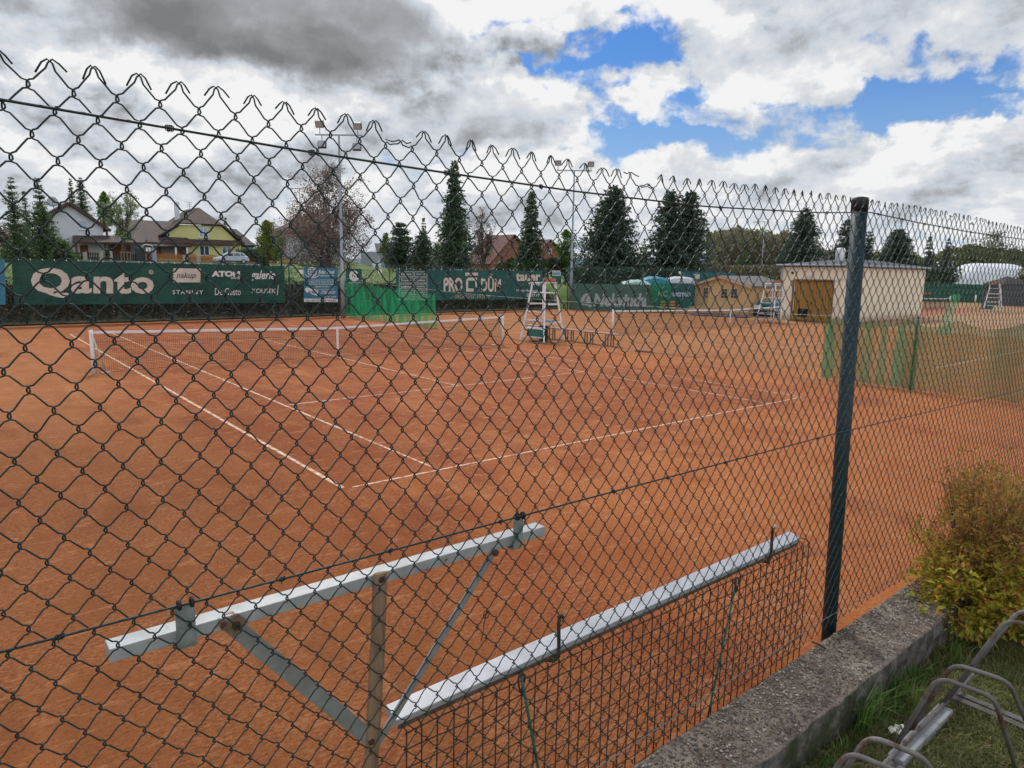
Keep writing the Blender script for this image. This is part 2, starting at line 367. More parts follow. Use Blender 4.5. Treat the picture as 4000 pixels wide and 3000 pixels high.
# ------------------------------------------------------------------ court markings
LINE = mat('line_paint', (.58, .40, .27), .85, var=(.70, .54, .40), vs=5, var2=(.42, .17, .08), v2s=7, v2t=(.46, .60))
def lines(name, segs):
    mb = MB()
    for x0, y0, x1, y1, wd in segs:
        d = Vector((x1-x0, y1-y0, 0)); L = d.length; d.normalize(); p = Vector((-d.y, d.x, 0))*wd/2; n_ = max(2, int(L/.6))
        for k in range(n_):
            a = Vector((x0, y0, .004))+d*(L*k/n_); b_ = Vector((x0, y0, .004))+d*(L*(k+1)/n_)
            j = lambda: p*(1+R.uniform(-.12, .12))
            mb.quad(a-j(), b_-j(), b_+j(), a+j())
    mb.build(name, LINE, kind='structure')
lines('court_lines', [(0, .05, 0, 23.77, .06), (10.97, 0, 10.97, 23.77, .04), (1.372, .16, 1.372, 23.77, .048), (9.598, 0, 9.598, 23.77, .04),
                      (.1, 0, 10.9, 0, .045), (0, 23.77, 10.97, 23.77, .07), (1.42, 5.485, 9.56, 5.485, .05), (1.4, 18.285, 9.58, 18.285, .05), (5.485, 5.485, 5.485, 18.285, .05)])
lines('court_lines', [(19.1, .2, 19.1, 24, .05), (30.0, .2, 30.0, 24, .05), (20.4, .2, 20.4, 24, .05), (28.7, .2, 28.7, 24, .05), (19.1, .2, 30, .2, .09), (19.1, 24, 30, 24, .06), (20.4, 5.9, 28.7, 5.9, .05), (20.4, 18.5, 28.7, 18.5, .05), (24.55, 5.9, 24.55, 18.5, .05)])
lines('court_lines', [(42, -1.2, 58, -1.2, .05), (44, -1.2, 44, 22, .05)])
from mathutils import noise as mno
# ------------------------------------------------------------------ chain link fence in front of the camera
YF = CAM.y+1.3
PVC = mat('green_pvc_wire', (.006, .017, .017), .42, var=(.012, .030, .028), vs=25, spec=.4, var2=(.14, .15, .14), v2s=75, v2t=(.70, .74))
POSTP = mat('green_painted_post', (.009, .032, .038), .45, var=(.012, .040, .045), vs=30, var2=(.05, .10, .10), v2s=60, v2t=(.62, .75), spec=.4)
CAPM = mat('brown_post_cap', (.014, .018, .021), .55, var=(.028, .022, .025), vs=40)
GALV = mat('galvanised_wire', (.17, .20, .20), .45, var=(.10, .12, .12), vs=40, metal=.4)
def interp(tab, x):
    if x <= tab[0][0]: return tab[0][1]
    for (a, za), (b, zb) in zip(tab, tab[1:]):
        if x <= b: return za+(zb-za)*(x-a)/(b-a)
    return tab[-1][1]
TIP = [(-4, 2.953), (-3.2, 2.953), (-2.67, 2.939), (-2.4, 2.934), (-2.18, 2.926), (-1.8, 2.928), (-1.33, 2.942), (-.97, 2.952), (-.3, 2.966), (.6, 2.955), (2, 2.945), (3.5, 2.96)]
wf = fence = thing('chain_link_fence', (-.58, YF, 1.09), 'tall dark green chain link fence in front with one green post', 'fence')
X0 = CAM.x+1.3*.115; HP = 1.3*.0465/2; VP = 1.3*.0545
def nd(k, r):                     # node of the lattice: column k, row r (rows in half periods); even columns carry the tips
    x = X0+k*HP; z = interp(TIP, x)-r*VP/2
    rr = random.Random(k*7919+r*104729)
    x += .0026*rr.uniform(-1, 1)+(.008*rr.uniform(-1, 1) if rr.random() < .035 else 0)+.006*mno.noise((x*1.3, z*1.3, 1)); z += .0028*rr.uniform(-1, 1)+.008*mno.noise((x*1.1, z*1.1, 9))
    if r <= 1 and k in BENT: z -= BENT[k][r]; x += BENT[k][2]*(1-r)
    return x, z
BENT = {}
for u, v, dz_, dx_ in ((1555, 572, .030, .004), (2535, 722, .026, .006), (2485, 690, .004, -.010), (3795, 900, .03, 0), (3720, 850, .012, .006)):
    x_ = atY(u, v, YF).x; k_ = 2*round((x_-X0)/HP/2); BENT[k_] = (dz_, dz_*.3, dx_)
mb = MB(); WR = .00152
NROW = 52
for k in range(-14, 214):
    even = (k % 2 == 0); pts = []
    ntube = 5 if X0+k*HP < .4 else 4
    # rows where this wire turns left (col k) and right (col k+1); parity: even columns have nodes on even rows, odd on odd
    for r in range(0 if even else 0, NROW+1):
        left = ((k+r) % 2 == 0)
        # a node belongs to column c when (c+r) is even
        c = k if left else k+1
        x, z = nd(c, r)
        side = -1 if left else 1
        ov = .0021
        if r == 0:
            rr = random.Random(k*31+5)
            L = rr.uniform(.014, .023); dn = rr.uniform(.006, .017); yy = rr.uniform(-.006, .006)
            if k in BENT or k+1 in BENT: L *= 1.5; dn = rr.uniform(-.006, .004)
            pts += [(x+side*L, YF+yy, z-dn), (x+side*L*.55, YF+yy*.8, z+.002), (x+side*.003, YF+yy*.5, z+.0075), (x-side*.003, YF, z+.002)]
        else:
            # hook around the neighbouring wire: front to back
            pts += [(x-side*.0012, YF+.0030*side, z+.0062), (x+side*.0019, YF+.0022*side, z+.0026), (x+side*.0019, YF-.0022*side, z-.0026), (x-side*.0012, YF-.0030*side, z-.0062)]
        if r < NROW:
            c2 = k if ((k+r+1) % 2 == 0) else k+1
            x2, z2 = nd(c2, r+1)
            f = 1 if left else -1      # front diagonals run one way, back diagonals the other
            for t_, ya in ((.22, .0030), (.5, .0026), (.78, .0030)):
                pts.append((x+(x2-x)*t_, YF+ya*f, z+(z2-z)*t_+(.0008*sin(pi*t_) if f < 0 else 0)))
    mb.tube(pts, WR, ntube)
mb.build('wire_mesh', PVC, fence, smooth=True)
# post with cap, set against the outer edge of the wall
PB = Vector((-.533, YF+.039, .7)); PT = Vector((-.640, YF+.039, 2.962))
post = MB().tube([PB, PT], .0305, 20).build('post', POSTP, fence, smooth=True)
MB().lathe(PT+Vector((0, 0, -.045)), [(.0325, 0), (.0335, .045), (.03, .056), (.012, .06)], 20).build('post_cap', CAPM, post, smooth=True)
p2 = MB().tube([(-3.86, YF+.04, .7), (-3.84, YF+.04, 2.93)], .03, 16).build('post', POSTP, fence, smooth=True)
MB().lathe((-3.84, YF+.04, 2.885), [(.0325, 0), (.0335, .045), (.012, .06)], 20).build('post_cap', CAPM, p2, smooth=True)
p3 = MB().tube([(2.47, YF+.04, .7), (2.45, YF+.04, 2.93)], .03, 16).build('post', POSTP, fence, smooth=True)
def wire(name, tab, x0, x1, r, m=PVC, n=60, y=0):
    MB().tube([(x0+(x1-x0)*i/n, YF+y, interp(tab, x0+(x1-x0)*i/n)) for i in range(n+1)], r, 6).build(name, m, fence, smooth=True)
wire('tension_wire', [(CAM.x+1.3*a, CAM.z+1.3*b) for a, b in ((-.25, .197), (.067, .182), (.243, .175), (.431, .167), (.675, .161), (.968, .156), (1.391, .156), (1.909, .175), (2.253, .197), (2.6, .187), (3.1, .178), (3.8, .177), (4.6, .2))], -3.86, 2.4, .0024, y=-.003)
wire('tension_wire', [(CAM.x+1.3*a, CAM.z-1.3*b) for a, b in ((-.25, .468), (.5, .478), (1.1, .483), (2.15, .494), (4.1, .541), (5, .55))], -3.86, 2.4, .0024, y=-.003)
wire('tension_wire', [(CAM.x+1.3*a, 1.097+b) for a, b in ((-.25, .06), (1, .045), (2.2, .075), (2.5, .06), (3.4, .045), (5, .06))], -3.86, 2.4, .0017, GALV, y=-.004)
# wire clips that tie mesh and tension wires together
for tab, xs in (((2.657, ((-3.08, .176), (-2.52, .158), (-1.72, .156), (-1.2, .172), (-.84, .19), (-.35, .187), (.1, .179), (.6, .177), (1.1, .178))),), ) and ():
    pass
def clip(x, z):
    m_ = MB()
    for s in (-.003, 0, .003): m_.tube([(x+s+.0045*cos(a), YF-.003+.0045*cos(a)*.3, z+.0048*sin(a)) for a in [i*pi/4 for i in range(9)]], .0011, 4)
    m_.tube([(x, YF-.006, z+.003), (x-.004, YF-.009, z-.008)], .0011, 4)
    m_.build('wire_clip', PVC, fence, smooth=True)
topw = [(CAM.x+1.3*a, CAM.z+1.3*b) for a, b in ((-.25, .197), (.067, .182), (.243, .175), (.431, .167), (.675, .161), (.968, .156), (1.391, .156), (1.909, .175), (2.253, .197), (2.6, .187), (3.1, .178), (3.8, .177), (4.6, .2))]
midw = [(CAM.x+1.3*a, CAM.z-1.3*b) for a, b in ((-.25, .468), (.5, .478), (1.1, .483), (2.15, .494), (4.1, .541), (5, .55))]
for u, v in ((660, 502), (1215, 598), (1740, 678), (2110, 735), (2810, 812), (3020, 826), (3128, 832), (3227, 835), (3427, 838), (3520, 860), (3610, 880), (3695, 890), (3790, 905)):
    x = atY(u, v, YF).x; clip(x, interp(topw, x))
for u, v in ((232, 2478), (1100, 2252), (1522, 2149), (1953, 2035), (2395, 1918), (2605, 1863), (2830, 1803), (3192, 1710)):
    x = atY(u, v, YF).x; clip(x, interp(midw, x))

# ------------------------------------------------------------------ retaining wall under the fence
def agg():
    m = bpy.data.materials.new('exposed_aggregate'); m.use_nodes = True; t = NT(m.node_tree); t.n.clear()
    out = t.new('ShaderNodeOutputMaterial'); b = t.new('ShaderNodeBsdfPrincipled'); t.l.new(b.outputs[0], out.inputs[0])
    g = t.new('ShaderNodeNewGeometry'); pos = g.outputs['Position']
    base = t.mix(t.ss(t.noise(pos, 9, 5, .6), .38, .62), (.14, .105, .08), (.27, .22, .17))
    base = t.mix(t.ss(t.noise(pos, 3.0, 4, .6), .52, .7, 0, .7), base, (.32, .28, .22))
    base = t.mix(t.ss(t.noise(pos, 60, 4, .6), .5, .7, 0, .6), base, (.035, .026, .02))
    v = t.new('ShaderNodeTexVoronoi'); t.put(v.inputs['Vector'], pos); v.inputs['Scale'].default_value = 95
    peb = t.mix(t.m('FRACT', t.m('MULTIPLY', t.vm('DOT_PRODUCT', v.outputs['Color'], (3, 5, 7)), 1.0)), (.10, .08, .065), (.42, .38, .33))
    ok = t.m('MULTIPLY', t.ss(v.outputs['Distance'], .42, .30), t.ss(t.vm('DOT_PRODUCT', v.outputs['Color'], (0, 1, 0)), .45, .5))
    c = t.mix(ok, base, peb)
    # backlit shade of the vertical face put into its colour, with some moss
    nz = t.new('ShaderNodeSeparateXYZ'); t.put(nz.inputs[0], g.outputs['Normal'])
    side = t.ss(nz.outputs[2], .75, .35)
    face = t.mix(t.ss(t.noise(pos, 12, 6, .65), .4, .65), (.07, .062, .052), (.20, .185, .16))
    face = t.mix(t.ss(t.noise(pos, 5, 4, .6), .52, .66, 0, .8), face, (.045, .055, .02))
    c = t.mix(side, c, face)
    t.put(b.inputs['Base Color'], c); b.inputs['Roughness'].default_value = .92; b.inputs['Specular IOR Level'].default_value = .2
    bn = t.new('ShaderNodeBump'); bn.inputs['Strength'].default_value = 1.0; bn.inputs['Distance'].default_value = .012
    t.put(bn.inputs['Height'], t.m('ADD', t.m('MULTIPLY', ok, .7), t.noise(pos, 45, 6, .7))); t.l.new(bn.outputs[0], b.inputs['Normal'])
    return m
AGG = agg()
ZW = 1.097
xs = [-30, -12, -6, -4]+fr(-3.2, 1.2, 190)+[1.5, 2, 3, 5, 9, 20, 60]
NT_ = 16
mb = MB(); prof_n = None
for x in xs:
    row = [(-6.245, -.1), (-6.245, .6)]
    e0 = -6.25+.012*mno.noise((x*7, 0, 3))+.006*mno.noise((x*30, 0, 5)); e1 = -6.505+.016*mno.noise((x*5, 4, 3))+.008*mno.noise((x*24, 2, 5))
    row += [(e0+.004, 1.0), (e0, ZW-.012)]
    for i in range(NT_+1):
        y = e0+(e1-e0)*(.03+.94*i/NT_)
        row.append((y, ZW-.004+.006*mno.noise((x*14, y*14, 0))+.0035*mno.noise((x*45, y*45, 4))))
    row += [(e1, ZW-.014), (e1-.004+.010*mno.noise((x*12, 1, 8)), ZW-.07), (e1+.002+.012*mno.noise((x*9, 3, 8)), ZW-.13), (e1-.005, .86)]
    prof_n = len(row)
    for y, z in row: mb.v.append((x, y, z))
for i in range(len(xs)-1):
    for j in range(prof_n-1): mb.f.append((i*prof_n+j, i*prof_n+j+1, (i+1)*prof_n+j+1, (i+1)*prof_n+j))
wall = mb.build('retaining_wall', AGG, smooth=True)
tag(wall, 'low weathered concrete wall with pebbly top under the wire fence', 'wall')
PEB = leafmat('pebbles', (.10, .075, .058), (.23, .19, .155), (.40, .36, .31), 5, 0)
mb = MB()
for i in range(6500):
    x = -2.2+2.9*R.random(); y = R.uniform(-6.495, -6.262); z = ZW+.001+.006*mno.noise((x*14, y*14, 0)); s = .0017+.0042*R.random()**2.4
    a = R.random()*6.28; ex = Vector((cos(a), sin(a), R.uniform(-.3, .3)))*s*R.uniform(.9, 1.6); ey = Vector((-sin(a), cos(a), R.uniform(-.3, .3)))*s; ez = Vector((0, 0, s*.55)); c = Vector((x, y, z-.002))
    ring = [c+ex*cos(t)+ey*sin(t) for t in [k*pi/3 for k in range(6)]]
    topr = [c+(ex*cos(t)+ey*sin(t))*.6+ez for t in [k*pi/3 for k in range(6)]]
    mb.add(ring+topr, [(k, (k+1) % 6, 6+(k+1) % 6, 6+k) for k in range(6)]+[tuple(range(6, 12))])
mb.build('pebbles', PEB, wall, kind='stuff')

# ------------------------------------------------------------------ court scraper hung on the fence
ALU = mat('scraper_aluminium', (.36, .38, .38), .42, var=(.30, .31, .305), vs=25, metal=.55, bump=(90, .08, .002))
ALURUST = mat('painted_steel_chipped', (.42, .44, .44), .45, var=(.34, .35, .345), vs=18, var2=(.16, .06, .025), v2s=11, v2t=(.60, .66), metal=.25, bump=(70, .15, .002))
WOOD = mat('weathered_handle_wood', (.27, .175, .10), .8, var=(.16, .10, .06), vs=6, stretch=(9, 9, .7), var2=(.26, .17, .10), v2s=14, bump=(30, .4, .003))
BOLT = mat('rusty_bolt', (.10, .055, .03), .7, var=(.06, .035, .022), vs=120, metal=.4)
sc = thing('court_scraper', (-2.88, -6.19, 1.97), 'grey metal court scraper with wooden handle hanging upside down on the fence', 'scraper')
def tilt(x): return 1.984-.005*max(0, (x+2.9))/.55*2.4
mb = MB()
a, b_ = Vector((-3.389, -6.187, 1.9695)), Vector((-2.347, -6.187, 1.958))
L = Vector((1, 0, -.011)).normalized(); U = Vector((.011, 0, 1)).normalized(); Fy = Vector((0, 1, 0))
mb.box((a+b_)/2, ((b_-a).length, .042, .027), ax=(L, Fy, U))
mb.build('bar', ALURUST, sc, bevel=.002)
MB().tube([(-2.852, -6.2165, 1.979), (-2.862, -6.2165, 1.80), (-2.885, -6.2165, 1.5), (-2.93, -6.2165, .93)], [.018, .019, .0185, .018], 10).build('handle', WOOD, sc, smooth=True)
o = sc.children[-1]
for v_ in o.data.vertices: v_.co.y = v_.co.y*.42+(-.0195 if True else 0)*1.0 if False else v_.co.y*.42-.011
MB().bar((-3.182, -6.2115, 1.966), (-2.884, -6.2115, 1.578), .003, .034, upv=(-.388, 0, .298)).build('brace', ALU, sc)
MB().bar((-2.520, -6.2105, 1.952), (-2.868, -6.2105, 1.555), .004, .019, upv=(.397, 0, .348)).build('brace', ALU, sc)
m_ = MB().bar((-3.187, -6.2145, 1.948), (-3.158, -6.2145, 1.972), .002, .032, upv=(-.6, 0, .6)); m_.build('washer', mat('rust_stained_washer', (.24, .19, .13), .6, var=(.16, .10, .06), vs=60, metal=.3), sc)
for x, z in ((-3.172, 1.960), (-2.524, 1.944), (-2.852, 1.966), (-2.885, 1.575)):
    MB().lathe((x, -6.216, z), [(.0085, 0), (.0085, .003), (.006, .0055)], 10, ax=(Vector((1, 0, 0)), Vector((0, 0, 1)), Vector((0, -1, 0)))).build('bolt', BOLT, sc)
ZINC = mat('zinc_bracket', (.30, .34, .33), .5, var=(.20, .23, .22), vs=30, metal=.5, var2=(.10, .085, .065), v2s=16, bump=(60, .2, .002))
for x0, x1, z0, z1, lb in ((-3.281, -3.247, 1.953, 2.036, 'galvanised hanging bracket holding the left end of the scraper bar'), (-2.471, -2.440, 1.944, 2.030, 'galvanised hanging bracket near the right end of the scraper bar')):
    br = thing('hanging_bracket', ((x0+x1)/2, -6.22, z0), lb, 'bracket', 'brackets on the middle fence wire')
    MB().bb((x0, -6.224, z0), (x1, -6.2205, z1)).bb((x0, -6.2205, z0-.006), (x1, -6.16, z0-.0025)).build('plate', ZINC, br, bevel=.0008)
    zc = interp(midw, x0)
    m_ = MB()
    for xx in (x0+.006, x1-.006): m_.tube([(xx+.0, YF-.001+.0075*cos(t), zc+.0075*sin(t)) for t in [k*pi/4 for k in range(9)]], .0035, 6)
    m_.build('clip', mat('black_rubber', (.015, .015, .016), .6), br, smooth=True)

# ------------------------------------------------------------------ steel drag mat hung lower on the fence
RUSTW = mat('rusty_drag_wire', (.050, .031, .024), .7, var=(.09, .05, .032), vs=40, metal=.3)
RAIL = mat('drag_rail_aluminium', (.52, .53, .54), .45, var=(.44, .45, .46), vs=12, metal=.3, bump=(80, .1, .002))
dm = thing('drag_mat', (-1.85, -6.17, 1.58), 'rusty steel wire drag mat with silver rail hanging behind the fence', 'drag mat')
MB().box((-1.86, -6.172, 1.582), (1.90, .052, .024), ax=(Vector((1, 0, 0)), Vector((0, .955, .295)), Vector((0, -.295, .955)))).build('rail', RAIL, dm, bevel=.002)
MB().bb((-2.8, -6.196, 1.556), (-.92, -6.19, 1.5675)).build('wood_strip', mat('rail_wood_strip', (.13, .08, .05), .8, var=(.08, .05, .035), vs=20), dm)
mb = MB()
n = 42
for i in range(n+1):
    x = -2.786+1.945*i/n+R.uniform(-.003, .003); w_ = R.uniform(-.006, .006)
    mb.tube([(x-.018, -6.172, 1.566), (x-.006, -6.196, 1.563), (x+.002, -6.2035, 1.548), (x+w_*.4, -6.204, 1.40), (x+w_, -6.202+R.uniform(-.004, .004), 1.15), (x+w_*.6, -6.204, .72)], .0021, 5)
for j in range(18):
    z = 1.545-.0465*j
    mb.tube([(-2.79+1.955*i/24, -6.2075+.002*sin(i*1.3+j), z+.003*sin(i*.9+j*2)) for i in range(25)], .0019, 5)
mb.build('wire_grid', RUSTW, dm, smooth=True)
HOOK = mat('old_hook_iron', (.05, .048, .045), .55, var=(.11, .06, .035), vs=50, metal=.4)
for x, z0 in ((-2.288, 1.69), (-1.158, 1.695)):
    hk = [(x-.004, YF+.012, z0), (x-.002, -6.212, z0-.02), (x+.002, -6.2115, 1.60), (x+.004, -6.209, 1.565), (x-.004, -6.2, 1.549), (x-.02, -6.18, 1.55), (x-.026, -6.165, 1.556)]
    MB().tube(hk, .0058, 8).build('hook', HOOK, dm, smooth=True)
    MB().tube([(x-.009, YF+.012, z0+.002), (x, YF+.012, z0+.008), (x+.008, YF+.01, z0-.002)], .0055, 6).build('hook_tip', mat('white_tape', (.5, .48, .46), .7) if x > -2 else HOOK, dm, smooth=True)
STRAP = mat('green_strap', (.015, .11, .085), .6, var=(.03, .16, .12), vs=30)
for x0, z0, x1, z1 in ((-2.427, 1.56, -2.29, .95), (-1.387, 1.545, -1.56, .85)):
    MB().tube([(x0, -6.2125, z0), (x0+(x1-x0)*.3, -6.2125, z0+(z1-z0)*.3), (x1, -6.211, z1)], [.004, .0042, .004], 6).build('strap', STRAP, dm, smooth=True)
    MB().tube([(x0+.01*cos(t), -6.214-.004*sin(2*t), z0-.02+.028*sin(t)) for t in [k*.55 for k in range(12)]], .003, 5).build('knot', RUSTW, dm, smooth=True)
# loose bit of wire dangling in the mesh
q0 = atY(1891, 2402, YF-.006)
m_ = MB().tube([(q0.x+.007*cos(t)+.0012*t, YF-.008, q0.z+.010*sin(t)) for t in [k*.5 for k in range(20)]]+[(q0.x-.002, YF-.009, q0.z-.02), (q0.x-.006, YF-.009, q0.z-.05), (q0.x-.012, YF-.010, q0.z-.066)], .0014, 5)
tag(m_.build('loose_wire', RUSTW, smooth=True), 'curled piece of rusty wire dangling in the fence mesh right of the scraper', 'wire')

# ------------------------------------------------------------------ bicycle stand on the lawn
RUST = mat('rusty_grey_paint', (.19, .18, .17), .6, var=(.13, .115, .105), vs=10, var2=(.11, .060, .036), v2s=13, v2t=(.50, .62), metal=.25, bump=(80, .35, .002))
PLATE = mat('grey_plate_paint', (.32, .335, .34), .65, var=(.25, .26, .265), vs=10, var2=(.22, .13, .07), v2s=9, v2t=(.52, .66), bump=(60, .2, .002))
bk = thing('bicycle_stand', (-.9, -6.8, .935), 'rusty grey steel bicycle stand with paired wheel hoops on the lawn', 'bicycle stand')
def fillet(pts, r=.05, n=5):
    out = [Vector(pts[0])]
    for i in range(1, len(pts)-1):
        p, a, b = Vector(pts[i]), Vector(pts[i-1]), Vector(pts[i+1]); d1 = (a-p).normalized(); d2 = (b-p).normalized()
        q1, q2 = p+d1*r, p+d2*r
        out += [q1*(1-t)**2+p*2*t*(1-t)+q2*t*t for t in [k/n for k in range(n+1)]]
    return out+[Vector(pts[-1])]
def hoop(bl, tl, tr, br): MB().tube(fillet([bl, tl, tr, br], .045, 6), .0082, 10).build('hoop', RUST, bk, smooth=True)
hoop((-1.01, -6.675, .965), (-.955, -6.765, 1.262), (-.915, -6.925, 1.250), (-.765, -6.985, .935))
hoop((-.875, -6.675, .965), (-.815, -6.765, 1.262), (-.765, -6.925, 1.250), (-.545, -6.99, .935))
hoop((-.635, -6.69, .965), (-.50, -6.835, 1.362), (-.44, -7.0, 1.35), (-.30, -7.06, .935))
hoop((-.60, -6.69, .965), (-.36, -6.84, 1.362), (-.31, -7.0, 1.35), (-.16, -7.06, .935))
hoop((-1.60, -6.66, .965), (-1.475, -6.752, 1.262), (-1.42, -6.895, 1.245), (-1.25, -6.97, .935))
hoop((-1.72, -6.66, .965), (-1.60, -6.745, 1.262), (-1.545, -6.89, 1.245), (-1.38, -6.97, .935))
MB().bb((-1.09, -6.732, .935), (-.62, -6.678, .972)).build('base_plate', PLATE, bk, bevel=.002)
for x in (-.50, -.455, -1.12, -1.16):
    MB().bb((x-.016, -7.25, .935), (x+.016, -6.69, .962)).build('cross_bar', mat('dull_grey_paint', (.16, .165, .165), .55, var=(.11, .09, .075), vs=14, metal=.3), bk)
MB().tube([(-1.30, -6.70, .985), (-.30, -6.70, .985)], .0075, 8).build('base_rod', RUST, bk, smooth=True)

# ------------------------------------------------------------------ lawn grass, tufts, litter, shrub
def blade(mb, p, h, bend, wd, az):
    d = Vector((cos(az), sin(az), 0)); s = Vector((-sin(az), cos(az), 0))*wd/2; p = Vector(p)
    m1 = p+Vector((0, 0, h*.55))+d*bend*.3; t = p+Vector((0, 0, h*(1-.25*min(1, bend/h))))+d*bend
    mb.add([p-s, p+s, m1+s*.8, m1-s*.8, t], [(0, 1, 2, 3), (3, 2, 4)])
LG = leafmat('lawn_blades', (.10, .14, .03), (.22, .25, .075), (.38, .31, .16), 6, .4)
mb = MB()
cnt = 0
while cnt < 42000:
    x = R.uniform(-1.75, .75); y = R.uniform(-7.55, -6.50)
    if x < -1.0-(y+6.5)*0.9-1.2: continue
    g = mno.noise((x*4, y*4, 2))
    if R.random() > .75+g*.5: continue
    h = .022+.034*R.random()+.012*max(0, g)
    blade(mb, (x, y, .925), h, h*R.uniform(.2, 1.3), .0028+.0018*R.random(), R.random()*6.28); cnt += 1
mb.build('lawn_grass', LG, kind='stuff')
TG = leafmat('tuft_blades', (.055, .13, .02), (.12, .22, .045), (.22, .26, .09), 4, .4)
mb = MB()
for i in range(46):
    x = -2.0+2.5*R.random(); y = -6.525-abs(R.gauss(0, .035)); nb = R.randint(8, 30); hh = R.uniform(.05, .14)
    if R.random() < .3 and -1.2 < x: hh = R.uniform(.14, .24); nb = 26
    for k in range(nb):
        az = R.random()*6.28 if R.random() < .5 else R.uniform(3.6, 5.8)
        h = hh*R.uniform(.5, 1.15); blade(mb, (x+R.gauss(0, .022), y+R.gauss(0, .016), .92), h, h*R.uniform(.15, .9), R.uniform(.003, .006), az)
mb.build('grass_tufts', TG, kind='stuff')
q = atZ(3505, 2848, .95)
mb = MB(); pp = []
for j in range(4):
    for i in range(4): pp.append((q.x+.022*i-.03+.004*sin(j*2), q.y+.014*j-.02+.003*sin(i*3), .950+.008*sin(i*1.7+j*2.3)))
mb.add(pp, [(j*4+i, j*4+i+1, j*4+i+5, j*4+i+4) for j in range(3) for i in range(3)])
tag(mb.build('paper_scrap', mat('white_paper', (.72, .72, .70), .8)), 'crumpled white paper scrap lying in the grass beside the bicycle stand', 'litter')
a = atZ(3172, 2507, ZW+.008); b_ = atZ(3226, 2534, ZW+.006)
tag(MB().tube([a, (a+b_)/2+Vector((0, 0, .004)), b_], .0042, 6).build('iron_stub', BOLT, smooth=True), 'short rusty iron stub lying on the wall edge left of the post', 'iron rod')
a = atZ(3190, 2600, ZW+.006); b_ = atZ(3225, 2640, ZW+.006); c_ = atZ(3200, 2618, ZW+.006)
tag(MB().tube([atZ(3130, 2605, ZW+.006), c_, atZ(3212, 2628, ZW+.01)], .0018, 5).tube([c_, atZ(3225, 2610, ZW+.006)], .0016, 5).build('twig', mat('dry_twig', (.10, .075, .06), .9), smooth=True), 'thin dry twig lying on top of the concrete wall', 'twig')

def leaf(mb, p, d, nrm, L, W):
    d = d.normalized(); s = d.cross(nrm)
    if s.length < 1e-3: s = d.cross(Vector((1, 0, .3)))
    s = s.normalized()*W/2; u_ = s.cross(d).normalized()*W*.18
    mb.add([p, p+d*L*.45+s+u_, p+d*L, p+d*L*.45-s+u_, p+d*L*.45], [(0, 1, 4), (1, 2, 4), (2, 3, 4), (3, 0, 4)])
sb = thing('spirea_shrub', (.22, -6.52, .93), 'yellow and rust coloured leafy shrub spreading over the end of the concrete wall', 'shrub')
mst = MB(); mlo = MB(); mhi = MB()
for i in range(230):
    az = R.random()*6.28; hi = R.random() < .48
    base = Vector((.34+R.gauss(0, .05), -6.50+R.gauss(0, .04), .92))
    if hi: tip = base+Vector((R.uniform(-.19, .45), R.uniform(-.2, .2), R.uniform(.45, .83)))
    else: tip = base+Vector((cos(az)*R.uniform(.2, .42), sin(az)*R.uniform(.12, .30), R.uniform(.10, .46)))
    mid = base*.45+tip*.55+Vector((0, 0, .07)); pts = [base*(1-t)**2+mid*2*t*(1-t)+tip*t*t for t in [k/8 for k in range(9)]]
    mst.tube(pts, [.0035*(1-.7*k/8) for k in range(9)], 4)
    for k in range(2 if not hi else 3, 9):
        p = pts[k]; ax = (pts[k]-pts[k-1]).normalized()
        for j in range(R.randint(1, 3)):                # side twigs with whorls of leaves
            sd_ = Vector((R.gauss(0, 1), R.gauss(0, 1), R.gauss(.3, .7))).normalized(); tw = p+sd_*R.uniform(.015, .075)
            mst.tube([p, tw], [.0014, .0009], 3, cap=False)
            if hi and R.random() < .08: continue
            for l in range(R.randint(4, 8)):
                ld = (sd_*.7+Vector((R.gauss(0, .7), R.gauss(0, .7), R.gauss(.15, .5)))).normalized()
                LL = R.uniform(.014, .028) if hi else R.uniform(.020, .040)
                leaf(mhi if hi else mlo, tw+ld*.002, ld, Vector((R.gauss(0, .5), R.gauss(0, .5), 1)), LL, LL*R.uniform(.32, .45))
for cc, rr3, N_, tgt, hi in (((.31, -6.50, 1.40), (.30, .22, .37), 5200, mhi, 1), ((.32, -6.52, 1.14), (.42, .28, .24), 5200, mlo, 0)):
    for i in range(N_):
        v_ = rv_unit = Vector((R.gauss(0, 1), R.gauss(0, 1), R.gauss(0, 1))).normalized(); q = R.random()**.38
        lump_ = 1+.28*mno.noise((v_.x*2.2, v_.y*2.2, v_.z*2.2+hi*5))
        p = Vector((cc[0]+v_.x*rr3[0]*q*lump_, cc[1]+v_.y*rr3[1]*q*lump_, cc[2]+v_.z*rr3[2]*q*lump_))
        if p.z < .96 or mno.noise((p.x*9, p.y*9, p.z*9)) < -.22: continue
        ld = (v_*.8+Vector((R.gauss(0, .6), R.gauss(0, .6), R.gauss(.2, .5)))).normalized(); LL = R.uniform(.018, .034) if hi else R.uniform(.026, .048)
        leaf(tgt, p, ld, Vector((R.gauss(0, .5), R.gauss(0, .5), 1)), LL, LL*R.uniform(.34, .48))
mst.build('stems', mat('shrub_stems', (.09, .05, .035), .8, var=(.13, .08, .05), vs=20), sb)
mlo.build('foliage', leafmat('spirea_leaves', (.38, .42, .045), (.60, .52, .07), (.58, .24, .06), 7, .45), sb)
mhi.build('foliage', leafmat('spirea_tip_leaves', (.38, .25, .06), (.48, .34, .08), (.44, .15, .06), 7, .45), sb)
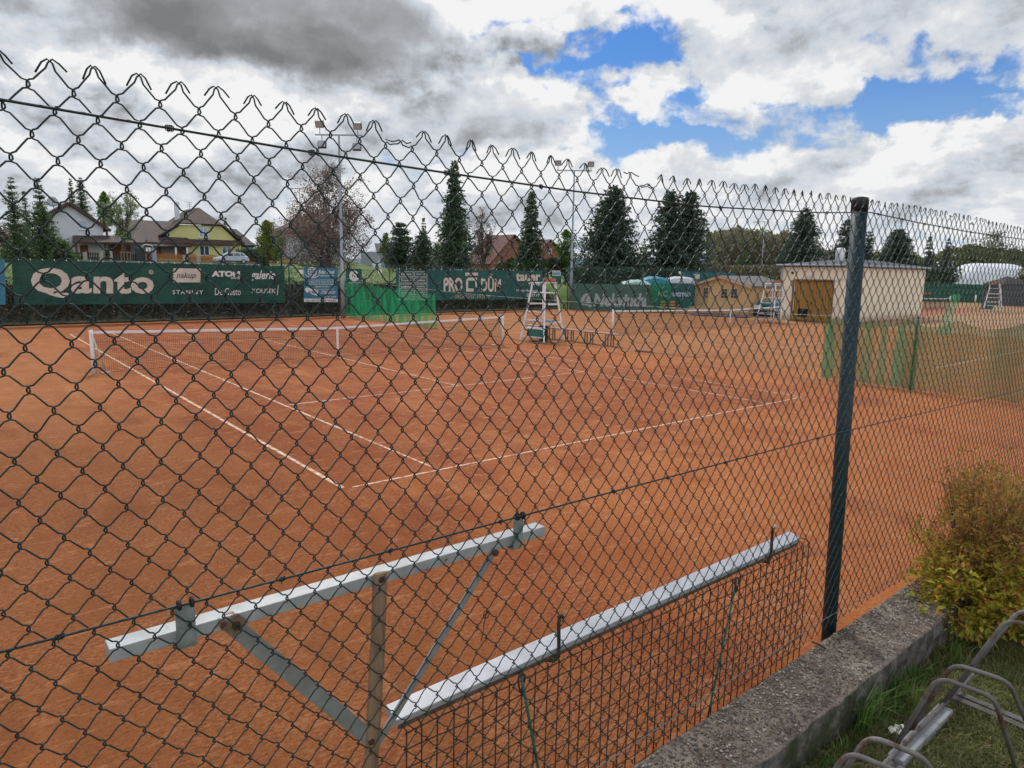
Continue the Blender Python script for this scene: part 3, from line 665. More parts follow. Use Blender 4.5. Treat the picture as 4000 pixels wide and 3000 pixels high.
# ------------------------------------------------------------------ tennis nets, chairs and court furniture
WHITE = mat('white_paint', (.72, .72, .70), .5, var=(.62, .62, .60), vs=6, var2=(.50, .47, .42), v2s=9, v2t=(.62, .75))
NETC = mat('net_cord', (.012, .013, .013), .8)
TAPE = mat('net_tape', (.74, .74, .74), .7, var=(.64, .64, .65), vs=3)
SAGK = .16
def tennis_net(x0, x1, y, label, strap_x, dense=True, y1=None, low=.0):
    y1 = y if y1 is None else y1
    t = thing('tennis_net', ((x0+x1)/2, (y+y1)/2, 0), label, 'tennis net')
    yy = lambda x: y+(y1-y)*(x-x0)/(x1-x0)
    def top(x): s = abs(x-strap_x)/max(strap_x-x0, x1-strap_x); return .914+.15*s-low
    for x in (x0, x1):
        MB().tube([(x, yy(x), 0), (x, yy(x), 1.09)], .045, 14).build('post', WHITE, t, smooth=True)
    n = 64; mb = MB(); xa, xb = x0+.05, x1-.05
    for i in range(n):
        a = xa+(xb-xa)*i/n; b_ = xa+(xb-xa)*(i+1)/n; za, zb = top(a), top(b_)
        for s in (-.006, .006): mb.quad((a, yy(a)+s, za-.062), (b_, yy(b_)+s, zb-.062), (b_, yy(b_)+s, zb), (a, yy(a)+s, za))
        mb.quad((a, yy(a)-.006, za), (b_, yy(b_)-.006, zb), (b_, yy(b_)+.006, zb), (a, yy(a)+.006, za))
    mb.build('tape', TAPE, t)
    mb = MB(); k = int((xb-xa)/.047)
    w_ = .0034 if dense else .004
    bot = lambda x: .04+.025*sin(x*.9)
    for i in range(k+1):
        x = xa+(xb-xa)*i/k; q = .004*sin(i*1.7)
        mb.bar((x+q, yy(x), bot(x)), (x, yy(x), top(x)-.06), w_, w_)
    for j in range(1, 22):
        for i in range(24):
            a = xa+(xb-xa)*i/24; b_ = xa+(xb-xa)*(i+1)/24; f_ = j/22
            mb.bar((a, yy(a), bot(a)+(top(a)-.06-bot(a))*f_), (b_, yy(b_), bot(b_)+(top(b_)-.06-bot(b_))*f_), w_, w_)
    for i in range(24):
        a = xa+(xb-xa)*i/24; b_ = xa+(xb-xa)*(i+1)/24; mb.bar((a, yy(a), bot(a)), (b_, yy(b_), bot(b_)), .008, .008); mb.bar((a, yy(a), top(a)-.27), (b_, yy(b_), top(b_)-.27), .006, .006)
    mb.build('netting', NETC, t)
    MB().bb((strap_x-.03, yy(strap_x)-.011, .20), (strap_x+.03, yy(strap_x)+.011, .925)).build('centre_strap', TAPE, t)
    MB().bar((strap_x, yy(strap_x), .2), (strap_x+.05, yy(strap_x), 0), .02, .012).build('anchor_strap', NETC, t)
    return t
tennis_net(-.914, 11.884, 11.885, 'white taped tennis net with black mesh across the near clay court', 5.5)
a = atZ(2392, 1306, 0); b_ = atZ(3047, 1265, 0)
tennis_net(a.x, b_.x, a.y, 'tennis net of the second clay court behind the long bench', atZ(2760, 1270, 0).x, y1=b_.y, low=.02)
def stick(p, q, label):
    t = thing('net_prop_stick', (q[0], q[1], 0), label, 'net stick', 'sticks leaning on the near net')
    MB().tube([p, (q[0], q[1], .03)], .017, 8).build('stick', mat('cream_stick', (.62, .58, .48), .6), t, smooth=True)
    MB().bb((q[0]-.10, q[1]-.05, .002), (q[0]+.10, q[1]+.05, .03)).build('foot', WHITE, t, bevel=.01)
q = atZ(415, 1458, 0); p = atY(355, 1298, 11.80)
stick(p, (q.x, q.y), 'cream wooden prop stick leaning against the left end of the near net')
q = atZ(1931, 1349, 0); p = atY(1970, 1240, 11.80)
stick(p, (q.x, q.y), 'white prop stick leaning against the right end of the near net')

TERRA = mat('terracotta_board', (.40, .15, .085), .6, var=(.33, .12, .07), vs=4)
BLUEG = mat('blue_grey_board', (.22, .27, .33), .6, var=(.17, .22, .28), vs=5)
def umpire_chair(base, rz, label, sc=1.0, group='umpire chairs'):
    t = thing('umpire_chair', base, label, 'umpire chair', group)
    c, s = cos(rz), sin(rz); B = Vector(base)
    def W(x, y, z): return B+Vector((x*c-y*s, x*s+y*c, z))*sc
    # local: -x is the front with the ladder, +x the back
    feet = [(-.62, -.62), (-.62, .62), (.62, -.56), (.62, .56)]; tops = [(-.30, -.33), (-.30, .33), (.30, -.31), (.30, .31)]
    ZT = 2.22
    for (fx, fy), (tx, ty) in zip(feet, tops):
        MB().bar(W(fx, fy, 0), W(tx, ty, ZT), .065, .065).build('leg', WHITE, t, bevel=.006)
    def on(i, z): f_ = z/ZT; return (feet[i][0]+(tops[i][0]-feet[i][0])*f_, feet[i][1]+(tops[i][1]-feet[i][1])*f_)
    for z in (.18, .50, .82, 1.14, 1.46): a, b_ = on(0, z), on(1, z); MB().bar(W(a[0]-.03, a[1], z), W(b_[0]-.03, b_[1], z), .05, .04).build('rung', WHITE, t)
    for i, j, zs in ((0, 2, (.72, 1.42)), (1, 3, (.72, 1.42)), (2, 3, (.72, 1.42))):
        for z in zs: a, b_ = on(i, z), on(j, z); MB().bar(W(*a, z), W(*b_, z), .045, .05).build('rail', WHITE, t)
    for sy in (-.34, .34): MB().bar(W(-.36, sy, ZT+.02), W(.36, sy*.95, ZT+.02), .10, .03).build('armrest', WHITE, t)
    MB().bar(W(-.34, 0, ZT+.01), W(-.34, .34, ZT+.01), .12, .025).build('writing_board', WHITE, t)
    m_ = MB()
    for k in range(4): m_.bar(W(-.24+.15*k, -.36, 1.86), W(-.24+.15*k, .36, 1.86), .12, .03)
    m_.build('seat', WHITE, t)
    m_ = MB(); m_.bar(W(.31, -.33, ZT+.13), W(.31, .33, ZT+.13), .025, .15); m_.build('backrest', TERRA, t)
    m_ = MB()
    for k in range(3): m_.bar(W(-.32+.22*k, -.50, .80), W(-.32+.22*k, .50, .80), .17, .03)
    m_.build('footboard', BLUEG, t)
    return t
UB = Vector((14.35, 12.45, 0))
umpire_chair(UB, radians(6), 'white umpire chair with terracotta backrest beside the near net, green box under it')
umpire_chair((32.75, 13.5, 0), radians(-8), 'white umpire chair in front of the cream building at the second net', .98)
p = far(3880, 1168, 56); umpire_chair((p.x, p.y, 0), radians(20), 'small distant umpire chair with red back in front of the white arched hall', 1.0)

# things kept under and around the near umpire chair
gb = thing('green_box', (13.75, 12.25, .12), 'green plastic box standing between the front legs of the near umpire chair', 'box')
p = atX(2082, 1287, 13.78)
GREENP = mat('green_plastic', (.03, .17, .12), .5, var=(.025, .14, .10), vs=4)
MB().bb((13.78, p.y-.30, .13), (14.12, p.y+.33, .50)).build('body', GREENP, gb, bevel=.02)
MB().bb((13.76, p.y-.32, .502), (14.14, p.y+.35, .54)).build('lid', WHITE, gb, bevel=.01)
bn = thing('waste_bin', (14.5, 12.0, 0), 'dark grey waste bin standing under the near umpire chair', 'bin')
p = atZ(2122, 1331, 0)
MB().lathe((p.x, p.y, 0), [(.15, 0), (.185, .56), (.19, .57), (.175, .57), (.145, .03)], 18).build('bin_body', mat('dark_plastic', (.022, .024, .03), .5), bn, smooth=True)
MB().lathe((p.x, p.y, .535), [(.192, 0), (.2, .01), (.2, .035), (.19, .045)], 18).build('rim', mat('dark_plastic', (.022, .024, .03), .5), bn, smooth=True)
HOSE = mat('green_hose', (.06, .17, .075), .55, var=(.08, .20, .10), vs=3)
hs = thing('garden_hose', (14, 12, 0), 'green garden hose coiled around the near umpire chair and running behind the net', 'hose')
pts = [atZ(1800, 1297, .012), atZ(1870, 1302, .012), atZ(1935, 1314, .012), atZ(2000, 1322, .012), atZ(2040, 1331, .012), atZ(2090, 1341, .012), atZ(2150, 1342, .012), atZ(2195, 1334, .012), atZ(2170, 1328, .012), atZ(2110, 1328, .012), atZ(2060, 1326, .012)]
def spline(P_, n=8):
    out = []; P_ = [Vector(p) for p in P_]; P_ = [P_[0]]+P_+[P_[-1]]
    for i in range(1, len(P_)-2):
        for k in range(n):
            t = k/n; a, b_, c_, d_ = P_[i-1:i+3]
            out.append(.5*((2*b_)+(c_-a)*t+(2*a-5*b_+4*c_-d_)*t*t+(3*b_-a-3*c_+d_)*t**3))
    return out+[P_[-2]]
MB().tube(spline(pts), .012, 6).build('ground_run', HOSE, hs, smooth=True)
MB().tube([(14.0+.10*sin(t)*1+.02*t, 12.1+.62*cos(t), .82+.05*sin(2*t)-.34*(1-sin(t)) if sin(t) > -2 else 0) for t in [k*pi/16 for k in range(-7, 24)]], .012, 6).build('coil', HOSE, hs, smooth=True)

BROWN = mat('bench_wood', (.30, .19, .15), .6, var=(.24, .15, .12), vs=4, stretch=(6, .6, 6))
IRON = mat('bench_iron', (.17, .12, .095), .6)
e1 = atZ(2032, 1269, .46); e2 = atZ(2445, 1304, .46)
bx = (e1.x+e2.x)/2
bt = thing('bench', (bx, (e1.y+e2.y)/2, 0), 'long narrow brown bench between the two clay courts', 'bench')
for k in (-1, 0, 1): MB().bb((bx+k*.125-.055, e2.y, .425), (bx+k*.125+.055, e1.y, .46)).build('seat_plank', BROWN, bt, bevel=.006)
nb = 5
for i in range(nb):
    y = e2.y+.45+(e1.y-e2.y-.9)*i/(nb-1)
    for s in (-.15, .15):
        MB().bar((bx+s, y-.06, 0), (bx+s, y-.06, .424), .035, .035).bar((bx+s, y+.06, 0), (bx+s, y+.06, .424), .035, .035).build('leg', IRON, bt)
# drag pole lying on the clay right of the bench
a, b_ = atZ(2510, 1372, .03), atZ(2735, 1397, .03)
lp = thing('court_rake', a, 'thin grey rake pole lying on the clay in front of the long bench', 'rake')
MB().tube([a, b_], .009, 6).build('handle', mat('rake_pole_grey', (.20, .15, .11), .7), lp); MB().bar(a+Vector((-.1, .25, 0)), a+Vector((.1, -.25, 0)), .04, .05).build('head', IRON, lp)

# ------------------------------------------------------------------ divider cable and green nets
DX = 14.0
cb = [atX(2523, 1149, 22), ]
CABLE = [(13.6, 28.3, 2.15), (13.7, 24, 1.92), (13.85, 16, 1.66), (14, 8, 1.60), (14.05, 0, 1.66), (14.1, -6.15, 1.85)]
tag(MB().tube(spline(CABLE), .006, 5).build('divider_cable', mat('steel_cable', (.42, .46, .44), .5), smooth=True), 'thin pale cable stretched between the courts for the green divider net', 'cable')
def czz(y):
    for a, b_ in zip(CABLE, CABLE[1:]):
        if b_[1] <= y <= a[1]:
            t = (y-b_[1])/(a[1]-b_[1]); return (b_[0]+(a[0]-b_[0])*t, b_[2]+(a[2]-b_[2])*t)
    return (CABLE[-1][0], CABLE[-1][2])
GN1 = netmat('green_netting', (.02, .40, .17), .33, 2.2); GN2 = netmat('thin_green_netting', (.10, .20, .06), .40, 1.2); GN3 = netmat('gathered_green_netting', (.09, .46, .22), .45, 3)
def curtain(name, y0, y1, amp, wl, material, label, droop=.0, zb=.03, gather=None, n=150, xo=0):
    mb = MB(); rows = 14
    for i in range(n+1):
        y = y0+(y1-y0)*i/n; x, zt = czz(y)
        ph = y*2*pi/wl; sc_ = abs(sin(ph*.5+.6*sin(y*1.3)))
        zt2 = zt-droop*sc_-.01
        for j in range(rows+1):
            f = j/rows; z = zb+(zt2-zb)*(1-f)
            mb.v.append((x+xo+amp*(.25+.75*f)*sin(ph+.8*sin(y*.7))+.10*amp*sin(y*11+f*5), y+.10*f*sin(y*5), z))
    for i in range(n):
        for j in range(rows): a = i*(rows+1)+j; mb.f.append((a, a+1, a+rows+2, a+rows+1))
    o = mb.build(name, material, smooth=True); tag(o, label, 'divider net', 'green divider nets'); return o
curtain('divider_net', 19.2, 27.9, .30, .72, GN1, 'bright green divider net bunched up at the far end behind the near court', .22, n=220)
curtain('divider_net', -6.1, 1.2, .10, 1.0, GN2, 'thin olive green divider net hanging between the near court and the dry field', .16)
# denser gathers of the same net near its open edge
mb = MB()
for yc, wd, hh in ((1.0, .17, 1.45), (.05, .13, 1.5), (-.32, .12, 1.5), (-.72, .17, 1.55), (-1.05, .08, 1.4)):
    x, zt = czz(yc); zt = hh
    for i in range(9):
        for j in range(11):
            f = j/10; mb.v.append((x+.05*sin(i*2.1+j*.5), yc+(i-4)/4*wd*(.30+.70*min(1, f*1.6)), .03+(zt-.03)*(1-f)))
    b0 = len(mb.v)-99
    for i in range(8):
        for j in range(10): a = b0+i*11+j; mb.f.append((a, a+1, a+12, a+11))
tag(mb.build('divider_net', GN3, smooth=True), 'darker green gathered folds at the open edge of the divider net beside the post', 'divider net', 'green divider nets')
tag(MB().tube([(14.1, -1.02, 0), (14.1, -1.02, 1.75)], .03, 8).build('net_post', mat('dark_green_paint', (.02, .10, .06), .5), smooth=True), 'thin dark green pole standing in the divider net right of the fence post', 'pole')
mb = MB()
q0, q1, q2, q3 = atX(3648, 1306, 33.2), atX(3712, 1308, 33.2), atX(3752, 1152, 35.2), atX(3716, 1150, 35.2)
for i in range(9):
    for j in range(15):
        g, f = i/8, j/14; g2 = .5+(g-.5)*(1-.25*sin(pi*f)); p = (q0*(1-g2)+q1*g2)*(1-f)+(q3*(1-g2)+q2*g2)*f; mb.v.append(tuple(p+Vector((.12*sin(i*2.3+j*.7), 0, .03*sin(i*1.9+j)))))
for i in range(8):
    for j in range(14): a = i*15+j; mb.f.append((a, a+1, a+16, a+15))
tag(mb.build('divider_net', GN3, smooth=True), 'green net gathered into a slanting bunch on the dry field before the white hall', 'divider net', 'green divider nets')

# ------------------------------------------------------------------ far fence with banners
FG = mat('fence_post_green', (.018, .065, .05), .55)
YB = 28.95
ff = thing('perimeter_fence', (10, 29.1, 0), 'far boundary fence with thin green posts carrying the advertising banners', 'fence')
for u in (97, 367, 669, 908, 1133, 1300, 1523, 1690, 1975):
    p = atY(u, 1180, 29.06); MB().tube([(p.x, 29.06, 0), (p.x, 29.06, 2.95)], .035, 8).build('post', FG, ff, smooth=True)
for x in (-14, -9, -5, 24.2, 29.3): MB().tube([(x, 29.06, 0), (x, 29.06, 2.95)], .035, 8).build('post', FG, ff, smooth=True)
p = atY(1133, 1180, 29.0)
for s in (-1.25, 1.25): MB().tube([(p.x, 29.02, 2.2), (p.x+s, 28.97, 0)], .025, 8).build('brace', FG, ff, smooth=True)
p = atY(1080, 1180, 29.0); MB().tube([(p.x-.6, 28.97, 0), (p.x, 29.02, .85)], .025, 8).build('brace', FG, ff, smooth=True)
for z in (.15, 1.5, 2.85): MB().tube([(-14, 29.06, z), (30.6, 29.06, z)], .006, 4).build('line_wire', FG, ff)
# fine wire mesh of the far fence as very thin strands
mb = MB()
for i in range(-60, 740):
    x = -14+i*.06
    if -14 <= x <= 30.4:
        mb.add([(x, 29.075, .02), (x+.003, 29.075, .02), (x+.003, 29.075, 2.9), (x, 29.075, 2.9)], [(0, 1, 2, 3)])
mb.build('wire_mesh', FG, ff)

def bannermat(name, c1, c2):
    m = mat(name, c1, .75, var=c2, vs=1.3, vd=6, bump=(1.7, 1.0, .14)); return m
BGREEN = bannermat('dark_green_banner', (.010, .052, .038), (.016, .078, .055)); BTEAL = bannermat('teal_green_banner', (.016, .080, .072), (.022, .10, .088))
BBLUE = bannermat('blue_banner', (.035, .16, .24), (.045, .19, .28)); LETW = mat('banner_letters', (.60, .53, .45), .75, var=(.50, .44, .38), vs=2, bump=(3, .6, .04))
LETW2 = mat('banner_small_letters', (.62, .60, .57), .75)
EY = Vector((0, 0, 1))
def banner(name, u0, v0, u1, v1, ub0, vb0, ub1, vb1, material, label, P=None, N=None, group=None, nx=60, nz=10, amp=.014):
    pt = (lambda u, v: atY(u, v, YB)) if P is None else P
    TL, TR, BL, BR = pt(u0, v0), pt(u1, v1), pt(ub0, vb0), pt(ub1, vb1)
    nrm = Vector((0, -1, 0)) if N is None else N
    mb = MB()
    for j in range(nz+1):
        f = j/nz
        for i in range(nx+1):
            g = i/nx; p = (TL*(1-g)+TR*g)*(1-f)+(BL*(1-g)+BR*g)*f
            sc_ = .02*abs(sin(g*nx*.55))*(1-f)**3
            mb.v.append(tuple(p+nrm*(amp*mno.noise((g*9+f*3, f*4-g*2, 3)))-EY*sc_))
    for j in range(nz):
        for i in range(nx): a = j*(nx+1)+i; mb.f.append((a, a+nx+1, a+nx+2, a+1))
    o = mb.build(name, material, smooth=True); tag(o, label, 'banner', group); return o
def put(parent, s, u0, v0, u1, v1, m_=None, bold=.02, shear=0, space=1, P=None, name='lettering', lift=.022, N=None):
    pt = (lambda u, v: atY(u, v, YB)) if P is None else P
    nrm = Vector((0, -1, 0)) if N is None else N
    O = pt(u0, v1)+nrm*lift; X = pt(u1, v1)+nrm*lift; Y = pt(u0, v0)+nrm*lift
    mb = MB(); letter(mb, s, O, X-O, Y-O, bold, shear, space); return mb.build(name, m_ or LETW2, parent)
def plate(parent, pts, m_, P=None, name='panel', lift=.016, N=None):
    pt = (lambda u, v: atY(u, v, YB)) if P is None else P
    nrm = Vector((0, -1, 0)) if N is None else N
    mb = MB(); mb.poly([pt(u, v)+nrm*lift for u, v in pts]); return mb.build(name, m_, parent)
def frame(parent, u0, v0, u1, v1, w_, m_, P=None, N=None, name='outline'):
    pt = (lambda u, v: atY(u, v, YB)) if P is None else P
    nrm = (Vector((0, -1, 0)) if N is None else N)*.018
    mb = MB()
    for a, b_, c_, d_ in ((u0, v0, u1, v0+w_), (u0, v1-w_, u1, v1), (u0, v0+w_, u0+w_, v1-w_), (u1-w_, v0+w_, u1, v1-w_)):
        mb.quad(pt(a, d_)+nrm, pt(c_, d_)+nrm, pt(c_, b_)+nrm, pt(a, b_)+nrm)
    return mb.build(name, m_, parent)
bq = banner('advertising_banner', 44, 1012, 1111, 1038, 57, 1191, 1115, 1183, BGREEN, 'long dark green banner with huge cream lettering and six small logos on the far fence', group='advertising banners on the fences', nx=110)
put(bq, 'Qanto', 120, 1044, 600, 1164, LETW, bold=.032, space=1.04)
mb = MB(); c0 = atY(590, 1063, YB); r0 = .10
for k in range(20):
    a, b_ = 2*pi*k/20, 2*pi*(k+1)/20
    mb.quad(*[c0+Vector((r*cos(t), -.022, r*sin(t))) for r, t in ((r0*.72, a), (r0, a), (r0, b_), (r0*.72, b_))])
letter(mb, 'R', c0+Vector((-.035, -.022, -.045)), Vector((.07, 0, 0)), Vector((0, 0, .09)), .01); mb.build('registered_mark', LETW, bq)
zz_ = [(673, 1047)]+[(673+(104 if 0 else 0), 1047)]
L_ = [(675+(4 if k % 2 else 0), 1048+k*5) for k in range(12)]; Rr = [(780+(0 if k % 2 else 4)+k*.15, 1103-k*4.9) for k in range(12)]
zp = plate(bq, list(reversed(L_)) and [p for p in L_]+Rr, LETW, name='ticket_shape'); put(bq, 'nakup', 689, 1064, 764, 1093, BGREEN, bold=.0, shear=.25, lift=.03)
put(bq, 'ATOM', 826, 1058, 937, 1081, bold=.06); put(bq, 'energy', 901, 1083, 937, 1092); put(bq, 'galerie', 978, 1056, 1074, 1101, bold=.02, shear=.3)
put(bq, 'STANLEY', 674, 1133, 793, 1149, bold=.01, space=1.3); put(bq, 'De Gusto', 839, 1125, 940, 1153, bold=.0); put(bq, 'KOUSEK', 983, 1127, 1076, 1145, bold=.0, shear=.1)
plate(bq, [(1086, 1110), (1088, 1110), (1084, 1153), (1081, 1153)], LETW2, name='slash')
EYELET = mat('white_tie', (.7, .7, .7), .6)
mb = MB()
for u in range(70, 1110, 47): mb.tube([atY(u, 1009+(u-44)*.0243, 29.0), atY(u+3, 1015+(u-44)*.0243, 28.93)], .012, 4)
mb.build('ties', EYELET, bq)
b0 = banner('advertising_banner', -200, 1004, 18, 1012, -200, 1196, 22, 1190, BBLUE, 'blue banner cut by the left frame edge beside the green one', group='advertising banners on the fences', nx=20)
bl = banner('advertising_banner', 1188, 1042, 1320, 1047, 1187, 1180, 1319, 1181, BBLUE, 'blue travel agency banner with globe emblem and white text', group='advertising banners on the fences', nx=16)
gl = MB(); c0 = atY(1219, 1062, YB)
for r1, r2, sq in ((.26, .22, 1), (.26, .22, .45), ):
    for k in range(24):
        a, b_ = 2*pi*k/24, 2*pi*(k+1)/24
        gl.quad(*[c0+Vector((r*cos(t)*sq, -.022-.002*sq, r*sin(t))) for r, t in ((r2, a), (r1, a), (r1, b_), (r2, b_))])
for z in (-.12, 0, .12): gl.quad(c0+Vector((-.23, -.025, z-.014)), c0+Vector((.23, -.025, z-.014)), c0+Vector((.23, -.025, z+.014)), c0+Vector((-.23, -.025, z+.014)))
for k in range(14):
    t0, t1 = pi*(1.05+.9*k/14), pi*(1.05+.9*(k+1)/14); w0 = .05
    gl.quad(*[c0+Vector((.42*cos(t), -.028, .26*sin(t)-.03+o_)) for t, o_ in ((t0, -w0), (t1, -w0), (t1, .0), (t0, .0))])
gl.build('globe_emblem', LETW2, bl)
put(bl, 'Relax Travel', 1244, 1054, 1306, 1070, bold=.02, shear=.3); put(bl, 'CESTOVNÍ KANCELÁŘ', 1250, 1073, 1304, 1080, bold=.03)
for v in (1093, 1129): plate(bl, [(1216, v), (1302, v), (1302, v+1.5), (1216, v+1.5)], LETW2, name='rule')
put(bl, '- prodejna všech cestovních kanceláří', 1197, 1097, 1314, 1105, bold=.02); put(bl, '- specialista na poznávací zájezdy', 1202, 1106, 1309, 1114, bold=.02); put(bl, '- zájezdy na míru', 1226, 1116, 1282, 1124, bold=.02)
plate(bl, [(1190, 1130), (1198, 1122), (1244, 1136), (1239, 1156), (1196, 1142)], LETW2, name='price_tag'); put(bl, 'last minute', 1204, 1134, 1236, 1146, BBLUE, lift=.03)
put(bl, 'Zájezdy', 1250, 1135, 1312, 1150, bold=.02, shear=.3); put(bl, 'www · tel · e-mail', 1254, 1155, 1312, 1162); put(bl, 'Svitavy', 1268, 1163, 1300, 1169)
plate(bl, [(1187, 1166), (1319, 1168), (1319, 1180), (1187, 1179)], LETW2, name='white_strip'); put(bl, 'Tel.: 461 531 555 - E-mail:', 1192, 1170, 1312, 1177, BBLUE, lift=.03)
bd = banner('advertising_banner', 1351, 1048, 1413, 1049, 1351, 1112, 1413, 1111, BTEAL, 'small teal banner with white round d emblem above the green net', group='advertising banners on the fences', nx=8)
dm_ = MB(); c0 = atY(1383, 1078, YB)
for k in range(26):
    t0, t1 = radians(35+300*k/26), radians(35+300*(k+1)/26); th = lambda t: .10+.08*abs(sin(t*.5))
    dm_.quad(*[c0+Vector((r*cos(t), -.024, r*sin(t))) for r, t in ((.31-th(t0), t0), (.31, t0), (.31, t1), (.31-th(t1), t1))])
dm_.build('round_emblem', LETW2, bd); put(bd, 'd', 1377, 1060, 1392, 1090, bold=.04, lift=.03); plate(bd, [(1362, 1104), (1409, 1103), (1409, 1105), (1362, 1106)], LETW2, name='rule')
for u0, v0, s_, lb in ((1477, 1052, '2', 'small white number 2 plate on the far fence'), (1168, 1055, '', 'small plain white plate on the far fence left of the blue banner')):
    o = MB(); o.bb(atY(u0, v0+15, 28.99), atY(u0+15, v0, 28.99)+Vector((0, .012, 0))); o = o.build('number_plate', mat('white_plate', (.70, .70, .68), .6)); tag(o, lb, 'sign')
    if s_: put(o, s_, u0+4, v0+3, u0+11, v0+12, mat('black_digit', (.02, .02, .02), .6), bold=.02, lift=-.03)
bp = banner('advertising_banner', 1546, 1053, 2120, 1056, 1546, 1174, 2120, 1168, BTEAL, 'long green banner with cream letters and a square house outline logo on the far fence', group='advertising banners on the fences', nx=80)
put(bp, 'PRO', 1732, 1083, 1806, 1140, LETW, bold=.035); plate(bp, [(1817, 1065), (1867, 1065), (1867, 1077), (1817, 1077)], LETW, name='logo_bar')
lg = [((1820, 1084), (1863, 1084), (1863, 1096), (1820, 1096)), ((1820, 1096), (1828, 1096), (1828, 1139), (1820, 1139)), ((1828, 1127), (1850, 1127), (1850, 1139), (1828, 1139)), ((1856, 1096), (1863, 1096), (1863, 1122), (1856, 1122))]
for q in lg: plate(bp, list(q), LETW, name='logo_bar')
put(bp, 'DŮM', 1878, 1066, 1956, 1140, LETW, bold=.03); put(bp, 'OBCHODNICENTRUM', 1776, 1150, 1913, 1165, LETW, bold=.0, space=1.6)
put(bp, 'tauer', 2014, 1065, 2110, 1098, LETW, bold=.04); put(bp, 'group', 2063, 1103, 2110, 1118, bold=.02); put(bp, 'Milady Horákové 4', 2017, 1130, 2110, 1142, bold=.01); put(bp, 'SVITAVY', 2057, 1147, 2108, 1159, bold=.02)
for c_, (ua, ub) in enumerate(((1558, 1614), (1618, 1668))):
    for r_, (va, vb) in enumerate(((1061, 1081), (1085, 1106), (1109, 1129), (1133, 1152), (1156, 1172))):
        frame(bp, ua, va, ub, vb, 1.4, LETW2)
        put(bp, (('Elektro', 'Koupelny', 'Ložnice', 'Svítidla', 'Dveře'), ('Kuchyně', 'Jídelny', 'Sedačky', 'Stoly', 'Matrace'))[c_][r_], ua+9, va+5, ub-8, vb-5, bold=.01)
mb = MB()
for u in range(1560, 2118, 27): mb.tube([atY(u, 1050, 29.0), atY(u+2, 1055, 28.93)], .012, 4)
mb.build('ties', EYELET, bp)
bs = banner('advertising_banner', 2155, 1056, 2192, 1056, 2155, 1112, 2192, 1110, BTEAL, 'small teal and white banner behind the near umpire chair', group='advertising banners on the fences', nx=6)
plate(bs, [(2155, 1057), (2192, 1057), (2192, 1061), (2155, 1061)], LETW2, name='white_strip'); plate(bs, [(2157, 1063), (2191, 1063), (2191, 1078), (2157, 1078)], mat('pale_blue_print', (.35, .50, .55), .7), name='pale_panel')
put(bs, 'sport', 2160, 1065, 2188, 1075, BTEAL, lift=.03)

# side fence on the right with its own banners
PA, ND = Vector((30.6, 28.2, 0)), Vector((7.4, 6.3, 0)).normalized()
def onS(u, v): d = ray(u, v); return CAM+d*((PA-CAM).dot(ND)/d.dot(ND))
NS = -ND; SD = Vector((ND.y, -ND.x, 0))
sf = thing('side_fence', (33.5, 24.8, 0), 'tall thin wire fence with green posts behind the right hand banners', 'fence')
for k in range(5):
    p = PA+SD*(.1+2.6*k)-NS*.08; MB().tube([p, p+EY*3.05], .035, 8).build('post', FG, sf, smooth=True)
for z in (.1, 1.5, 2.95): p = PA-NS*.08; MB().tube([p+EY*z, p+SD*10.6+EY*z], .007, 4).build('line_wire', FG, sf)
mb = MB()
for i in range(230):
    p = PA-NS*.09+SD*(i*.046); mb.add([p, p+SD*.004, p+SD*.004+EY*2.95, p+EY*2.95], [(0, 1, 2, 3)])
for i in range(60):
    p = PA-NS*.088+EY*(i*.05); mb.add([p, p+SD*10.6, p+SD*10.6+EY*.004, p+EY*.004], [(0, 1, 2, 3)])
mb.build('wire_mesh', FG, sf)
BGREY = bannermat('faded_green_banner', (.045, .105, .082), (.06, .125, .10)); LETG = mat('faded_letters', (.28, .32, .31), .8)
bk_ = banner('advertising_banner', 2235, 1106, 2547, 1112, 2235, 1214, 2547, 1219, BGREY, 'faded grey green banner with slanted pale lettering and emblem on the side fence', P=onS, N=NS, group='advertising banners on the fences', nx=50)
put(bk_, 'Nekvinda', 2317, 1146, 2526, 1198, LETG, bold=.045, shear=.22, P=onS, N=NS)
lgp = [[(2268, 1168), (2280, 1150), (2296, 1143), (2304, 1140), (2306, 1160), (2308, 1182), (2296, 1186), (2290, 1176), (2282, 1178), (2276, 1190), (2268, 1190)], [(2261, 1194), (2285, 1186), (2308, 1190), (2315, 1194), (2304, 1203), (2300, 1196), (2284, 1192)]]
for q in lgp: plate(bk_, q, LETG, P=onS, N=NS, name='emblem')
bo = banner('advertising_banner', 2549, 1107, 2712, 1107, 2549, 1211, 2712, 1208, BTEAL, 'teal banner half covered by a green net next to the wooden shed', P=onS, N=NS, group='advertising banners on the fences', nx=24)
put(bo, 'NC', 2570, 1136, 2608, 1160, LETG, bold=.04, P=onS, N=NS); put(bo, 'ostrmin', 2626, 1137, 2697, 1159, mat('pale_blue_letters', (.30, .38, .48), .8), bold=.04, P=onS, N=NS)
def onS2(u, v): d = ray(u, v); q = PA+NS*.35; return CAM+d*((q-CAM).dot(ND)/d.dot(ND))
mb = MB()
A_, B_, C_, D_ = onS2(2545, 1108), onS2(2623, 1110), onS2(2545, 1226), onS2(2622, 1231)
for i in range(25):
    for j in range(11):
        g, f = i/24, j/10; p = (A_*(1-g)+B_*g)*(1-f)+(C_*(1-g)+D_*g)*f; mb.v.append(tuple(p+NS*(.06*sin(i*1.5)+.02*sin(j+i))))
for i in range(24):
    for j in range(10): a = i*11+j; mb.f.append((a, a+11, a+12, a+1))
tag(mb.build('hanging_net', GN1, smooth=True), 'bright green net hanging in front of the teal banner on the side fence', 'net')

